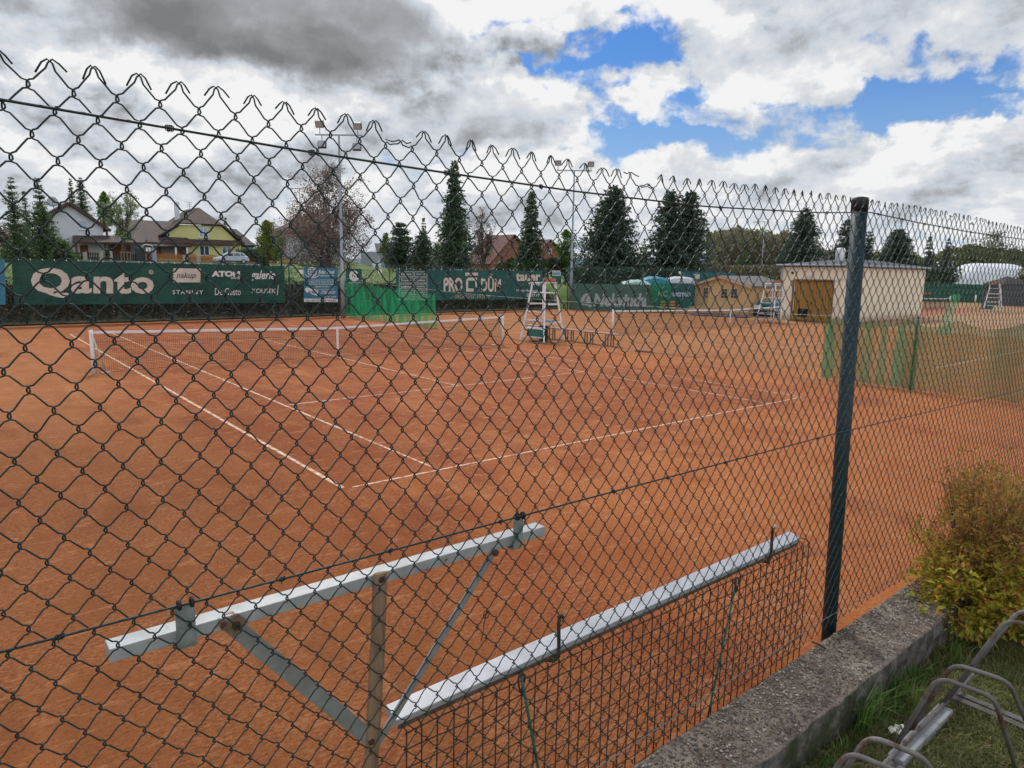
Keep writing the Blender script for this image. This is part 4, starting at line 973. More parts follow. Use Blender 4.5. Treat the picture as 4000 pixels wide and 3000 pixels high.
# ------------------------------------------------------------------ light masts and street lamps
STEEL = mat('mast_steel', (.30, .34, .37), .5, var=(.25, .29, .32), vs=2, metal=.3); LAMPG = mat('lamp_grey', (.10, .11, .11), .5); LENS = mat('lamp_glass', (.32, .36, .38), .15, spec=.8)
def mast(u, vb, vt, label, lamps, y=None, zb=0):
    b_ = atZ(u, vb, 0) if y is None else atY(u, vb, y); t_ = atY(u, vt, b_.y); H = t_.z
    t = thing('floodlight_mast', (b_.x, b_.y, 0), label, 'floodlight mast', 'floodlight masts along the far fence')
    MB().tube([(b_.x, b_.y, 0), (b_.x, b_.y, 2.6), (b_.x, b_.y, 2.65), (b_.x, b_.y, H)], [.125, .115, .085, .05], 12).build('pole', STEEL, t, smooth=True)
    ex = Vector((.773, -.634, 0)); c0 = Vector((b_.x, b_.y, H))
    MB().bar(c0-ex*1.25, c0+ex*1.25, .07, .07).build('crossbar', STEEL, t)
    for s, dz_, up_ in lamps:
        q = c0+ex*s+EY*dz_; ey = Vector((-.634, -.773, 0))
        hd = MB().box(q, (.44, .24, .36), ax=(ex, (ey*.8-EY*(.6*up_)).normalized(), (ey*(.6*up_)+EY*.8).normalized())).build('lamp_head', LAMPG, t, bevel=.03)
        MB().box(q+(ey*.8-EY*(.6*up_)).normalized()*.13, (.37, .02, .28), ax=(ex, (ey*.8-EY*(.6*up_)).normalized(), (ey*(.6*up_)+EY*.8).normalized())).build('lens', LENS, hd)
        MB().bar(c0+ex*s, q, .05, .03).build('bracket', STEEL, t)
mast(1341, 1240, 530, 'tall grey floodlight mast with four lamps behind the small d banner', ((-1.0, .55, .9), (1.0, .48, .9), (-.9, -.5, -.2), (.95, -.6, -.2)))
mast(2228, 1208, 664, 'tall thin floodlight mast with two lamps at the corner of the far fence', ((-1.15, .5, .7), (1.15, .45, .7)))
def street_lamp(u, vt, vb, arm, d, label):
    a = far(u, vt, d); b_ = far(u, vb, d); q = far(u+arm, vt+2, d); zb = ground(a.x, a.y)
    t = thing('street_lamp', (a.x, a.y, zb), label, 'street lamp', 'street lamps behind the fence')
    MB().tube([(a.x, a.y, zb), (a.x, a.y, a.z)], [.09, .05], 8).build('pole', STEEL, t, smooth=True)
    MB().tube([a, q], [.04, .035], 6).build('arm', STEEL, t); MB().bar(a+(q-a)*.55, q, .22, .08).build('lamp_head', STEEL, t)
street_lamp(1170, 736, 1020, -48, 78, 'grey street lamp with arm to the left beside the purple tree')
street_lamp(2337, 826, 1000, -40, 85, 'thin street lamp with short arm seen beside the left dark pine')
street_lamp(2988, 866, 1000, -46, 90, 'thin street lamp in front of the brown wood right of the dark pines')
# ------------------------------------------------------------------ houses on the rise behind the far fence
ROOF = mat('brown_roof_tiles', (.085, .052, .043), .75, var=(.055, .036, .032), vs=1.0, stretch=(1, 1, 5), var2=(.13, .085, .07), v2s=6, bump=(6, .7, .08))
ROOFD = mat('dark_roof_tiles', (.05, .042, .042), .75, var=(.035, .03, .032), vs=1.2, stretch=(1, 1, 5), bump=(6, .6, .08))
ROOFR = mat('red_roof_tiles', (.15, .065, .048), .75, var=(.11, .05, .04), vs=1.0, stretch=(1, 1, 5), bump=(6, .6, .08))
WWHITE = mat('white_render', (.66, .68, .70), .85, var=(.60, .62, .64), vs=.6); WYEL = mat('yellow_render', (.62, .58, .26), .85, var=(.56, .52, .22), vs=.6)
WGREY = mat('grey_render', (.40, .42, .46), .85, var=(.34, .36, .40), vs=.7); PVCW = mat('white_window_frame', (.70, .72, .74), .5); PANE = mat('window_pane', (.05, .075, .10), .06, spec=.9)
PANEL_ = mat('pale_window_pane', (.22, .30, .37), .1, spec=.9); FASC = mat('brown_fascia', (.07, .035, .028), .6); DWOOD = mat('brown_door_wood', (.17, .07, .035), .6, var=(.12, .05, .025), vs=3)
STONE = mat('pale_stone', (.42, .38, .31), .85, var=(.33, .29, .23), vs=2.5)
def win(par, u0, v0, u1, v1, Y, bars=1, name='window', pane=None, out=.10):
    a, b_ = atY(u0, v1, Y), atY(u1, v0, Y); x0, x1, z0, z1 = a.x, b_.x, a.z, b_.z; w_ = .09
    m_ = MB()
    for q in ((x0, z0, x1, z0+w_), (x0, z1-w_, x1, z1), (x0, z0+w_, x0+w_, z1-w_), (x1-w_, z0+w_, x1, z1-w_)): m_.bb((q[0], Y-out, q[1]), (q[2], Y+.05, q[3]))
    for k in range(bars): xm = x0+(x1-x0)*(k+1)/(bars+1); m_.bb((xm-.05, Y-out+.01, z0+w_), (xm+.05, Y+.04, z1-w_))
    f_ = m_.build(name, PVCW, par); MB().bb((x0+w_*.9, Y-out+.04, z0+w_*.9), (x1-w_*.9, Y+.03, z1-w_*.9)).build('pane', pane or PANE, f_)
    MB().bb((x0-.06, Y-out-.08, z0-.07), (x1+.06, Y+.02, z0-.003)).build('sill', PVCW, f_); return f_
def slab(mb, a, b_, c_, d_, th):
    n_ = (Vector(b_)-Vector(a)).cross(Vector(d_)-Vector(a)).normalized()
    if n_.z < 0: n_ = -n_
    return mb.prism([Vector(p) for p in (a, b_, c_, d_)], n_*th)
def Q(x, y): return (500+.3165*x, 780+.3165*y)
# white gabled house
YW = 96.0
base = atY(300, 1012, YW); zb = 3.3
wh = thing('white_house', (base.x, YW, zb), 'white gabled house with brown porch roof and satellite dish at the left', 'house')
A = atY(267, 794, YW); EL = atY(203, 832, YW); ER = atY(401, 884, YW)
MB().prism([(EL.x+.3, YW, zb), (ER.x, YW, zb), (ER.x, YW, ER.z-.2), (A.x, YW, A.z-.25), (EL.x+.3, YW, EL.z-.2)], (0, 11, 0)).build('wall', WWHITE, wh)
mb = MB(); y0, y1 = YW-.6, YW+11.4
def ext(P_, E_, k): return P_+(E_-P_)*k
ERx = ext(A, ER, 1.22); ELx = ext(A, EL, 1.1)
slab(mb, (A.x, y0, A.z), (ERx.x, y0, ERx.z), (ERx.x, y1, ERx.z), (A.x, y1, A.z), .22); slab(mb, (A.x, y0, A.z), (ELx.x, y0, ELx.z), (ELx.x, y1, ELx.z), (A.x, y1, A.z), .22)
rf = mb.build('roof', ROOF, wh)
mb = MB()
for E_ in (ERx, ELx): mb.bar((A.x, y0-.03, A.z-.02), (E_.x, y0-.03, E_.z-.02), .06, .34, upv=(0, 0, 1))
mb.build('fascia', FASC, rf)
win(wh, 307, 860, 342, 896, YW, 0, pane=PANEL_); win(wh, 247, 948, 272, 975, YW, 0)
pa, pb = atY(284, 925, YW-.2), atY(283, 950, YW-2.6); pr = atY(565, 925, YW-.2); pe = atY(565, 952, YW-2.6)
mb = MB(); slab(mb, (pa.x, YW-.2, pa.z), (pr.x, YW-.2, pr.z), (pe.x, YW-2.6, pe.z), (pb.x, YW-2.6, pb.z), .18); mb.build('porch_roof', ROOF, wh)
mb = MB(); mb.bb((ER.x+.02, YW+.4, zb), (pr.x, YW+.9, pr.z)); mb.build('porch_wall', mat('dim_porch_wall', (.22, .21, .20), .9), wh)
for u in (301, 420, 480): a = atY(u, 1000, YW-2.3); MB().bb((a.x-.12, YW-2.45, zb), (a.x+.12, YW-2.2, atY(u, 953, YW-2.3).z)).build('porch_post', DWOOD, wh)
for u0, u1, m_ in ((314, 341, DWOOD), (438, 510, DWOOD)):
    a, b_ = atY(u0, 1008, YW+.3), atY(u1, 958, YW+.3); o = MB().bb((a.x, YW-.12 if u0 < 400 else YW+.32, zb), (b_.x, YW+.1 if u0 < 400 else YW+.42, b_.z)).build('door', m_, wh)
    MB().bb((b_.x-.28, YW-.17 if u0 < 400 else YW+.28, zb+1.0), (b_.x-.2, YW-.12 if u0 < 400 else YW+.32, zb+1.12)).build('handle', PVCW, o)
d0 = atY(206, 788, YW+2); dish = MB().lathe(d0, [(.05, .10), (.45, .05), (.62, -.06), (.63, -.08), (.4, .0), (.1, .04)], 18, ax=(Vector((.94, -.33, 0)), Vector((0, 0, 1)), Vector((.33, .94, 0)))); dish = dish.build('satellite_dish', mat('dish_grey', (.42, .43, .44), .5), wh, smooth=True)
MB().tube([d0, d0+Vector((.05, .3, -.6)), d0+Vector((.1, .3, -1.5))], .04, 6).build('mount', STEEL, dish); MB().tube([d0+Vector((0, 0, -.5)), d0+Vector((-.1, -.6, -.05)), d0+Vector((-.1, -.6, .1))], .03, 5).build('receiver_arm', STEEL, dish)
MB().tube([(pb.x, YW-2.66, pb.z+.04), (pe.x, YW-2.66, pe.z+.04)], .08, 6).build('gutter', FASC, wh)
# low linking building with long brown roof
YL = 99.0
lk = thing('linking_building', (atY(600, 950, YL).x, YL, 3.6), 'long low building with brown tiled roof between the white and the yellow house', 'building')
a, b_, c_, d_ = atY(505, 949, YL), atY(745, 955, YL), atY(640, 868, YL+6), atY(470, 862, YL+6)
mb = MB(); slab(mb, (a.x, YL-.5, a.z), (b_.x, YL-.5, b_.z), (c_.x+1.5, YL+6, c_.z), (d_.x, YL+6, d_.z), .2); slab(mb, (d_.x, YL+6, d_.z), (c_.x+1.5, YL+6, c_.z), (b_.x, YL+12, a.z), (a.x, YL+12, a.z), .2)
rr_ = mb.build('roof', ROOF, lk)
MB().tube([atY(574, 945, YL), atY(574, 902, YL)], .10, 8).build('flue', STEEL, rr_)
MB().bb((a.x+.3, YL+.3, 3.3), (b_.x-.3, YL+11, a.z-.05)).build('wall', mat('dim_porch_wall', (.22, .21, .20), .9), lk)
for u0, u1, v0, v1 in ((606, 630, 968, 1010), (688, 724, 968, 1008)):
    p, q = atY(u0, v1, YL), atY(u1, v0, YL); MB().bb((p.x, YL+.18, 3.5), (q.x, YL+.32, q.z)).build('door', DWOOD, lk)
# yellow half-hipped house
YY = 100.0
yh = thing('yellow_house', (atY(800, 1000, YY).x, YY, 3.9), 'yellow house with brown half hipped roof and white windows', 'house')
f_ = lambda x, y, Y=YY: atY(*Q(x, y), Y)
up_ = [f_(475, 485), f_(475, 425), f_(655, 308), f_(1150, 328), f_(1345, 512)]
MB().prism([(p.x, YY, p.z) for p in up_], (0, 10, 0)).build('gable_wall', WYEL, yh)
lo = [f_(735, 720), f_(1378, 740), f_(1378, 555), f_(735, 555)]; z0 = 3.7
MB().bb((lo[0].x, YY-.9, z0), (lo[1].x, YY+9, lo[2].z)).build('ground_floor_wall', WYEL, yh)
pk = f_(870, 112, YY+3.2); e1_ = f_(650, 300, YY-.5); e2_ = f_(1165, 322, YY-.5)
rl_, rr2 = f_(388, 455, YY-.5), f_(1440, 553, YY-.5)
bk_p = Vector((pk.x-.2, YY+9.5, pk.z))
mb = MB()
def tri(mb, a, b_, c_, th=.2):
    n_ = (Vector(b_)-Vector(a)).cross(Vector(c_)-Vector(a)).normalized()
    if n_.z < 0: n_ = -n_
    mb.prism([Vector(a), Vector(b_), Vector(c_)], n_*th)
tri(mb, e1_, e2_, pk)
slab(mb, rl_, e1_, pk, bk_p, .2); mb.prism([rl_, bk_p, (rl_.x, YY+9.5, rl_.z)], (0, 0, .2))
slab(mb, rr2, e2_, pk, bk_p, .2); mb.prism([rr2, bk_p, (rr2.x, YY+9.5, rr2.z)], (0, 0, .2))
rf = mb.build('roof', ROOF, yh)
ch = f_(605, 150, YY+4); MB().bb((ch.x-.28, YY+3.7, ch.z-1.2), (ch.x+.28, YY+4.3, f_(605, 30, YY+4).z)).build('chimney', WWHITE, rf)
an = f_(760, 130, YY+5); m_ = MB().tube([an+EY*-.5, f_(758, 25, YY+5)], .04, 5)
for k in range(3): q = f_(758, 35+k*22, YY+5); m_.tube([q+Vector((-.75+.2*k, 0, .05)), q+Vector((.35, 0, 0))], .03, 4)
m_.build('aerial', STEEL, rf)
s0, s1, s2, s3 = f_(480, 488, YY-.05), f_(1350, 515, YY-.05), f_(1410, 560, YY-1.5), f_(440, 555, YY-1.5)
mb = MB(); slab(mb, s3, s2, s1, s0, .15); mb.build('skirt_roof', ROOF, yh)
q0, q1, q2, q3 = f_(0, 520, YY-.3), f_(480, 490, YY-.3), f_(795, 585, YY-2.2), f_(-60, 585, YY-2.2)
mb = MB(); slab(mb, q3, q2, q1, q0, .15); mb.build('porch_roof', ROOF, yh)
MB().tube([s3+EY*.02-Vector((0, .05, 0)), s2+EY*.02-Vector((0, .05, 0))], .09, 6).build('gutter', FASC, yh)
win(yh, *Q(875, 340), *Q(985, 462), YY, 1, pane=PANEL_); win(yh, *Q(885, 570), *Q(1000, 690), YY-.9, 1); win(yh, *Q(1165, 580), *Q(1278, 692), YY-.9, 1)
p, q = f_(600, 730, YY-.5), f_(710, 595, YY-.5); o = MB().bb((p.x, YY-1.0, z0), (q.x, YY-.7, q.z)).build('door', DWOOD, yh); MB().bb((q.x-.5, YY-1.06, z0+1.35), (q.x-.3, YY-1.0, z0+1.6)).build('pane', PANE, o)
for x in (590, 732): p = f_(x, 640, YY-2); MB().bb((p.x-.12, YY-2.1, z0), (p.x+.12, YY-1.9, f_(x, 588, YY-2).z)).build('porch_post', PVCW, yh)
# dark roofed house behind on the right
YD = 112
dh = thing('dark_roof_house', (atY(940, 960, YD).x, YD, 4.4), 'house with dark grey roof and skylight right of the yellow house', 'house')
a, b_, c_, d_ = f_(1230, 575, YD), f_(1575, 575, YD), f_(1330, 375, YD+5), f_(1180, 360, YD+5)
mb = MB(); slab(mb, a, b_, c_, d_, .2); slab(mb, d_, c_, c_+Vector((2.5, 6, -4)), d_+Vector((0, 6, -4)), .2); tri(mb, c_, b_, c_+Vector((2.5, 6, -4)))
rf = mb.build('roof', ROOFD, dh); MB().bb((a.x+.2, YD+.4, 4.2), (b_.x-.4, YD+9, a.z)).build('wall', WGREY, dh)
s_ = f_(1515, 518, YD+1.3); MB().box(s_, (1.3, 1.0, .12), ax=(Vector((1, 0, 0)), Vector((0, .8, .6)), Vector((0, -.6, .8)))).build('skylight', PVCW, rf)
# red roofed house behind the purple tree
YR = 105
rh = thing('red_roof_house', (atY(1220, 900, YR).x, YR, 4.3), 'house with dull red hipped roof hidden behind the purple tree', 'house')
a, b_, pk = atY(1095, 925, YR), atY(1345, 935, YR), atY(1222, 832, YR+5)
mb = MB(); tri(mb, a, b_, pk); tri(mb, a, pk, a+Vector((0, 11, 0))); tri(mb, b_, pk, b_+Vector((0, 11, 0))); mb.build('roof', ROOFR, rh)
MB().bb((a.x+.4, YR+.4, 4.1), (b_.x-.4, YR+10.5, a.z)).build('wall', WGREY, rh)
# small roof far left
YS = 104
sh_ = thing('small_house', (atY(75, 930, YS).x, YS, 3.8), 'small low roof showing between the conifers at the far left', 'house')
a, b_, pk = atY(42, 915, YS), atY(110, 912, YS), atY(78, 882, YS+3)
mb = MB(); tri(mb, a, b_, pk); tri(mb, a, pk, a+Vector((0, 7, 0))); tri(mb, b_, pk, b_+Vector((0, 7, 0))); mb.build('roof', ROOF, sh_); MB().bb((a.x+.3, YS+.3, 3.6), (b_.x-.3, YS+6.5, a.z)).build('wall', WWHITE, sh_)
# garage with blue fence
YG = 92
def G(x, y): return (1100+.2938*x, 980+.2938*y)
gg = thing('grey_garage', (atY(1520, 1020, YG+6).x, YG+6, 3.2), 'pale grey flat garage with dark roof behind blue fence panels', 'garage')
a, b_ = atY(1474, 1022, YG+6), atY(1566, 986, YG+6); MB().bb((a.x, YG+6, 3.0), (b_.x, YG+12, b_.z)).build('wall', WGREY, gg)
p, q = atY(1470, 986, YG+5.6), atY(1556, 956, YG+8); mb = MB(); slab(mb, (p.x, YG+5.5, p.z), (b_.x+.4, YG+5.5, p.z), (q.x, YG+9, q.z), (p.x+1.5, YG+9, q.z), .15); mb.build('roof', ROOFD, gg)
bf = thing('blue_panel_fence', (atY(1560, 1040, YG).x, YG, 3.2), 'blue grey panel fence with white pillars and a tall white gate', 'fence')
BPAN = mat('blue_grey_panel', (.24, .30, .38), .6, var=(.20, .26, .34), vs=1)
for x0, x1, y0_, y1_ in ((1320, 1620, 150, 224), (1770, 2060, 170, 234)):
    p, q = atY(*G(x0, y1_), YG), atY(*G(x1, y0_), YG); MB().bb((p.x, YG, ground(p.x, YG)-.2), (q.x, YG+.06, q.z)).build('panel', BPAN, bf)
for x0, x1, y0_ in ((1290, 1320, 138), (1912, 1940, 165), (1218, 1250, 150), (2050, 2075, 180)):
    p, q = atY(*G(x0, 228), YG-.1), atY(*G(x1, y0_), YG-.1); MB().bb((p.x, YG-.2, ground(p.x, YG)-.2), (q.x, YG+.2, q.z)).build('pillar', PVCW, bf)
p, q = atY(*G(1620, 228), YG-.05), atY(*G(1772, 96), YG-.05); MB().bb((p.x, YG-.12, ground(p.x, YG)-.2), (q.x, YG-.04, q.z)).build('gate', mat('pale_gate', (.48, .53, .60), .6), bf)
# brick coloured house right of the middle
YO = 96
BRK = mat('orange_brick', (.30, .13, .085), .85, var=(.24, .10, .065), vs=1.5)
oh = thing('brick_house', (atY(2070, 1000, YO).x, YO, 2.8), 'orange brick house with red roof behind the slim spruce', 'house')
l0, l1, lp_ = atY(1915, 1030, YO), atY(2060, 1030, YO), atY(1978, 922, YO+2)
a, b_, pk = atY(2110, 1022, YO-3), atY(2232, 1022, YO-3), atY(2145, 940, YO-3)
MB().prism([(a.x, YO-3, 2.4), (b_.x-.3, YO-3, 2.4), (b_.x-.3, YO-3, b_.z), (pk.x, YO-3, pk.z-.1), (a.x, YO-3, a.z+2.0)], (0, 6, 0)).build('gable_wall', BRK, oh)
MB().prism([(l0.x, YO, 2.4), (l1.x+1, YO, 2.4), (l1.x+1, YO, l0.z+1.5), (lp_.x, YO, lp_.z-.2), (l0.x, YO, l0.z)], (0, 8, 0)).build('side_wall', BRK, oh)
mb = MB(); slab(mb, lp_+Vector((0, -2.6, .1)), l0+Vector((-.5, -.6, -.2)), l0+Vector((-.5, 9, -.2)), lp_+Vector((0, 6, .1)), .2)
slab(mb, lp_+Vector((0, -2.6, .1)), l1+Vector((2.5, -.6, .6)), l1+Vector((2.5, 9, .6)), lp_+Vector((0, 6, .1)), .2)
slab(mb, pk+Vector((0, -.5, .1)), b_+Vector((.5, -.5, -.2)), b_+Vector((.5, 6, -.2)), pk+Vector((0, 6, .1)), .2); slab(mb, pk+Vector((0, -.5, .1)), Vector((a.x-1.2, YO-3.5, a.z+1.4)), Vector((a.x-1.2, YO+3, a.z+1.4)), pk+Vector((0, 6, .1)), .2)
mb.build('roof', ROOFR, oh)
win(oh, 2143, 972, 2153, 990, YO-3, 0)
# picket fences along the road
YK = 91.5
ORNG = mat('orange_stain', (.42, .15, .035), .6, var=(.34, .115, .028), vs=2); DARKW = mat('dark_stain', (.05, .035, .028), .7)
def picket(name, secs, pil, material, label, arch, Qf):
    t = thing(name, (atY(*Qf(secs[0][0], 760), YK).x, YK, 3.1), label, 'fence')
    for x0, x1, yt0, yb0 in secs:
        a, b_ = atY(*Qf(x0, yb0), YK), atY(*Qf(x1, yt0), YK); n_ = max(4, int((b_.x-a.x)/.17)); mb = MB()
        for k in range(n_):
            x = a.x+(b_.x-a.x)*(k+.5)/n_; s_ = (2*(k+.5)/n_-1); h = b_.z-arch*s_*s_+(arch*.4)
            mb.bb((x-.055, YK-.02, a.z), (x+.055, YK+.01, h))
        for zz in (.25, .72): mb.bb((a.x, YK+.012, a.z+(b_.z-a.z)*zz), (b_.x, YK+.05, a.z+(b_.z-a.z)*zz+.09))
        mb.build('picket_panel', material, t)
    for x0, x1, yt0 in pil:
        a, b_ = atY(*Qf(x0, 800 if Qf is Q else 1255), YK-.1), atY(*Qf(x1, yt0), YK-.1)
        MB().bb((a.x, YK-.25, 2.8), (b_.x, YK+.15, b_.z)).build('pillar', STONE, t, bevel=.03)
    return t
picket('picket_fence', [(342, 680, 672, 782), (738, 850, 676, 784), (892, 1115, 686, 788), (1155, 1262, 690, 790), (1480, 1626, 700, 795), (1666, 1832, 710, 802), (1902, 2095, 722, 806)],
       [(680, 738, 682), (850, 892, 692), (1115, 1155, 700), (1626, 1666, 715), (1868, 1902, 726), (2095, 2150, 735)], ORNG, 'orange picket fence with arched tops and stone pillars along the road', .22, Q)
def Q2(x, y): return (x*.2712, 680+y*.2712)
picket('picket_fence', [(1000, 1200, 1125, 1225), (1250, 1435, 1128, 1235), (1485, 1580, 1125, 1255), (1615, 1890, 1150, 1265), (1890, 1985, 1150, 1270)],
       [(1200, 1250, 1125), (1435, 1485, 1120), (1580, 1616, 1112)], DARKW, 'dark brown picket fence with stone pillars in front of the white house', .0, Q2)
# service boxes and house number pillar
for x0, x1, y0_, nm, mm, lb, ct in ((105, 218, 600, 'meter_cabinet', mat('anthracite', (.035, .04, .05), .6), 'tall dark grey utility cabinets beside the brick pillar', 'cabinet'), (285, 342, 600, 'wall_panel', WGREY, 'narrow grey wall panel right of the brick pillar', 'panel')):
    a, b_ = atY(*Q(x0, 790), YK-.3), atY(*Q(x1, y0_), YK-.3); o = MB().bb((a.x, YK-.55, 2.9), (b_.x, YK-.15, b_.z)).build(nm, mm, bevel=.03); tag(o, lb, ct)
a, b_ = atY(*Q(215, 790), YK-.5), atY(*Q(285, 612), YK-.5)
bp_ = thing('brick_pillar', ((a.x+b_.x)/2, YK-.5, 2.9), 'orange brick pillar with white plates and a hooped metal top', 'pillar')
MB().bb((a.x, YK-.75, 2.9), (b_.x, YK-.25, b_.z)).build('shaft', BRK, bp_)
for k in (0, 1): q = atY(*Q(222+k*32, 635), YK-.8); w_ = atY(*Q(246+k*32, 590), YK-.8); MB().bb((q.x, YK-.80, q.z), (w_.x, YK-.76, w_.z)).build('number_plate', PVCW, bp_)
c_ = atY(*Q(240, 575), YK-.5); MB().tube([c_+Vector((.62*cos(t), 0, .40*sin(t)-.15)) for t in [k*pi/10 for k in range(11)]], .05, 6).build('hoop', PVCW, bp_)
# silver car
YC = 88.2
a = atY(846, 1036, YC); b_ = atY(976, 1036, YC); CL = b_.x-a.x; zg = ground(a.x, YC)+.06; CH = 1.52
car = thing('parked_car', ((a.x+b_.x)/2, YC, zg), 'silver white hatchback parked on the road in front of the orange fence', 'car')
SILV = mat('silver_paint', (.52, .56, .62), .28, spec=.7); TYRE = mat('tyre_rubber', (.015, .015, .016), .8); RIM = mat('alloy_rim', (.45, .46, .48), .35, metal=.6); CGLASS = mat('car_glass', (.04, .055, .07), .05, spec=.9); TRIM = mat('black_trim', (.02, .02, .022), .6)
def cp(pts): return [(a.x+x*CL, YC, zg+z*CH) for x, z in pts]
body = [(.01, .20), (.0, .42), (.03, .52), (.20, .60), (.27, .63), (.92, .66), (.985, .60), (1.0, .40), (.98, .20), (.88, .17), (.14, .17)]
MB().prism(cp(body), (0, 1.72, 0)).build('body', SILV, car, bevel=.06)
roofp = [(.25, .62), (.38, .93), (.46, .985), (.70, 1.0), (.82, .95), (.93, .66)]
mb = MB(); pp = cp(roofp); n_ = len(pp)
for y_, k in ((.10, 1), (1.62, 1)): mb.v += [(x, YC+y_+(.12 if y_ < 1 else -.12)*((z-zg)/CH-.62)/.38, z) for x, _, z in pp]
mb.f += [tuple(range(n_)), tuple(reversed(range(n_, 2*n_)))]+[(i, (i+1) % n_, n_+(i+1) % n_, n_+i) for i in range(n_)]
cab = mb.build('cabin', SILV, car, bevel=.03)
for poly in ([(.32, .66), (.40, .90), (.52, .92), (.52, .66)], [(.545, .66), (.545, .92), (.70, .93), (.74, .66)], [(.76, .68), (.725, .92), (.80, .90), (.87, .69)]):
    MB().prism([(x, YC+.10+.12*((z-zg)/CH-.62)/.38-.012, z) for x, _, z in cp(poly)], (0, .03, 0)).build('side_window', CGLASS, cab)
for wx in (.20, .81):
    w0 = Vector((a.x+wx*CL, YC+.06, zg+.31)); ax_ = (Vector((1, 0, 0)), Vector((0, 0, 1)), Vector((0, -1, 0)))
    arch = MB().lathe(w0+Vector((0, .05, 0)), [(.385, 0), (.385, .10)], 18, ax=ax_).build('wheel_arch', TRIM, car)
    wl = MB().lathe(w0+Vector((0, .05, 0)), [(.31, 0), (.315, .14), (.27, .16)], 20, ax=ax_).build('wheel', TYRE, car, smooth=True); MB().lathe(w0+Vector((0, -.10, 0)), [(.20, 0), (.20, .02), (.05, .03)], 14, ax=ax_).build('rim', RIM, wl)
MB().prism(cp([(.05, .17), (.95, .17), (.95, .27), (.05, .27)]), (0, -.01, 0)).build('sill_trim', TRIM, car)
MB().prism([(x, YC-.012, z) for x, _, z in cp([(.005, .44), (.10, .52), (.12, .46), (.01, .40)])], (0, .05, 0)).build('headlight', PVCW, car); MB().prism([(x, YC-.012, z) for x, _, z in cp([(.95, .62), (.985, .60), (.99, .48), (.955, .50)])], (0, .05, 0)).build('tail_light', mat('tail_red', (.30, .02, .02), .3), car)
MB().bb((a.x+.30*CL, YC-.14, zg+.64*CH), (a.x+.345*CL, YC, zg+.71*CH)).build('mirror', SILV, car); MB().bb((a.x+.55*CL, YC-.015, zg+.55*CH), (a.x+.59*CL, YC+.01, zg+.575*CH)).build('handle', TRIM, car)

# ------------------------------------------------------------------ buildings beside the second court
def splash(m_):
    t = NT(m_.node_tree); b = [n for n in t.n if n.type == 'BSDF_PRINCIPLED'][0]; src = b.inputs['Base Color'].links[0].from_socket
    pos = t.new('ShaderNodeNewGeometry').outputs['Position']; sp = t.new('ShaderNodeSeparateXYZ'); t.put(sp.inputs[0], pos)
    t.put(b.inputs['Base Color'], t.mix(t.ss(t.m('ADD', sp.outputs[2], t.m('MULTIPLY', t.noise(pos, 2.5, 6, .65), -.7)), .12, -.28, 0, .75), src, (.42, .26, .16))); return m_
CREAM = mat('cream_render', (.80, .70, .55), .88, var=(.75, .65, .50), vs=.8, var2=(.62, .53, .42), v2s=1.6, v2t=(.60, .75)); splash(CREAM); SLATE = mat('slate_roof', (.075, .085, .10), .7, var=(.055, .06, .075), vs=2)
cbd = thing('cream_building', (41, 12.8, 0), 'cream rendered flat building with ochre gate and grey hipped roof', 'building')
XF = 35.5; y0, y1, XB = 10.95, 14.72, 47.0; ZT = 3.16; g0, g1, gz = 11.5, 13.82, 2.37
mb = MB(); mb.bb((XF, y0, 0), (XF+.3, g0, ZT)).bb((XF, g1, 0), (XF+.3, y1, ZT)).bb((XF, g0, gz), (XF+.3, g1, ZT)).bb((XF+.3, y0, 0), (XB, y0+.3, ZT)).bb((XF+.3, y1-.3, 0), (XB, y1, ZT)).bb((XB-.3, y0+.3, 0), (XB, y1-.3, ZT))
mb.build('wall', CREAM, cbd)
mb = MB(); o_ = .22; E_ = [(XF-o_, y0-o_, ZT+.004), (XB+o_, y0-o_, ZT+.004), (XB+o_, y1+o_, ZT+.004), (XF-o_, y1+o_, ZT+.004)]; U_ = [(x, y, ZT+.14) for x, y, _ in E_]; rg = [(XF+4.2, 12.85, 3.72), (XB-3.5, 12.85, 3.72)]
mb.add(E_+U_+rg, [(3, 2, 1, 0), (0, 1, 5, 4), (1, 2, 6, 5), (2, 3, 7, 6), (3, 0, 4, 7), (4, 5, 9, 8), (5, 6, 9), (6, 7, 8, 9), (7, 4, 8)])
rf = mb.build('roof', SLATE, cbd)
p = atX(3282, 1000, 38.2); MB().lathe((38.2, p.y, 3.3), [(.27, 0), (.27, .92), (.22, 1.02), (.1, 1.04)], 14).build('vent', mat('white_vent', (.72, .73, .74), .5), rf, smooth=True)
OCH = mat('ochre_gate', (.34, .19, .035), .6, var=(.29, .155, .03), vs=1.2, stretch=(1, 4, .5))
gt = MB()
for k in range(2):
    ya = g0+.02+(g1-g0)/2*k
    for j in range(6): w_ = (g1-g0)/2/6; gt.bb((XF+.12, ya+w_*j+.008, .04), (XF+.17, ya+w_*(j+1)-.008, gz-.03))
gt = gt.build('gate', OCH, cbd); MB().bb((XF+.175, g0, 0), (XF+.19, g1, gz)).build('gate_backing', mat('gate_dark', (.10, .055, .015), .7), gt)
MB().bb((XF-.03, g0-.09, 0), (XF+.02, g0, gz)).bb((XF-.03, g1, 0), (XF+.02, g1+.09, gz)).bb((XF-.03, g0-.09, gz), (XF+.02, g1+.09, gz+.09)).build('gate_frame', mat('frame_brown', (.20, .13, .06), .7), cbd)
MB().bb((XF+.06, (g0+g1)/2+.06, 1.0), (XF+.118, (g0+g1)/2+.09, 1.16)).build('handle', TRIM, gt)
MB().tube([(XF-.26, y0-.2, ZT+.10), (XF-.26, y1+.2, ZT+.10)], .06, 8).tube([(XB, y0-.27, ZT+.10), (XF-.2, y0-.27, ZT+.10)], .06, 8).build('gutter', STEEL, rf)
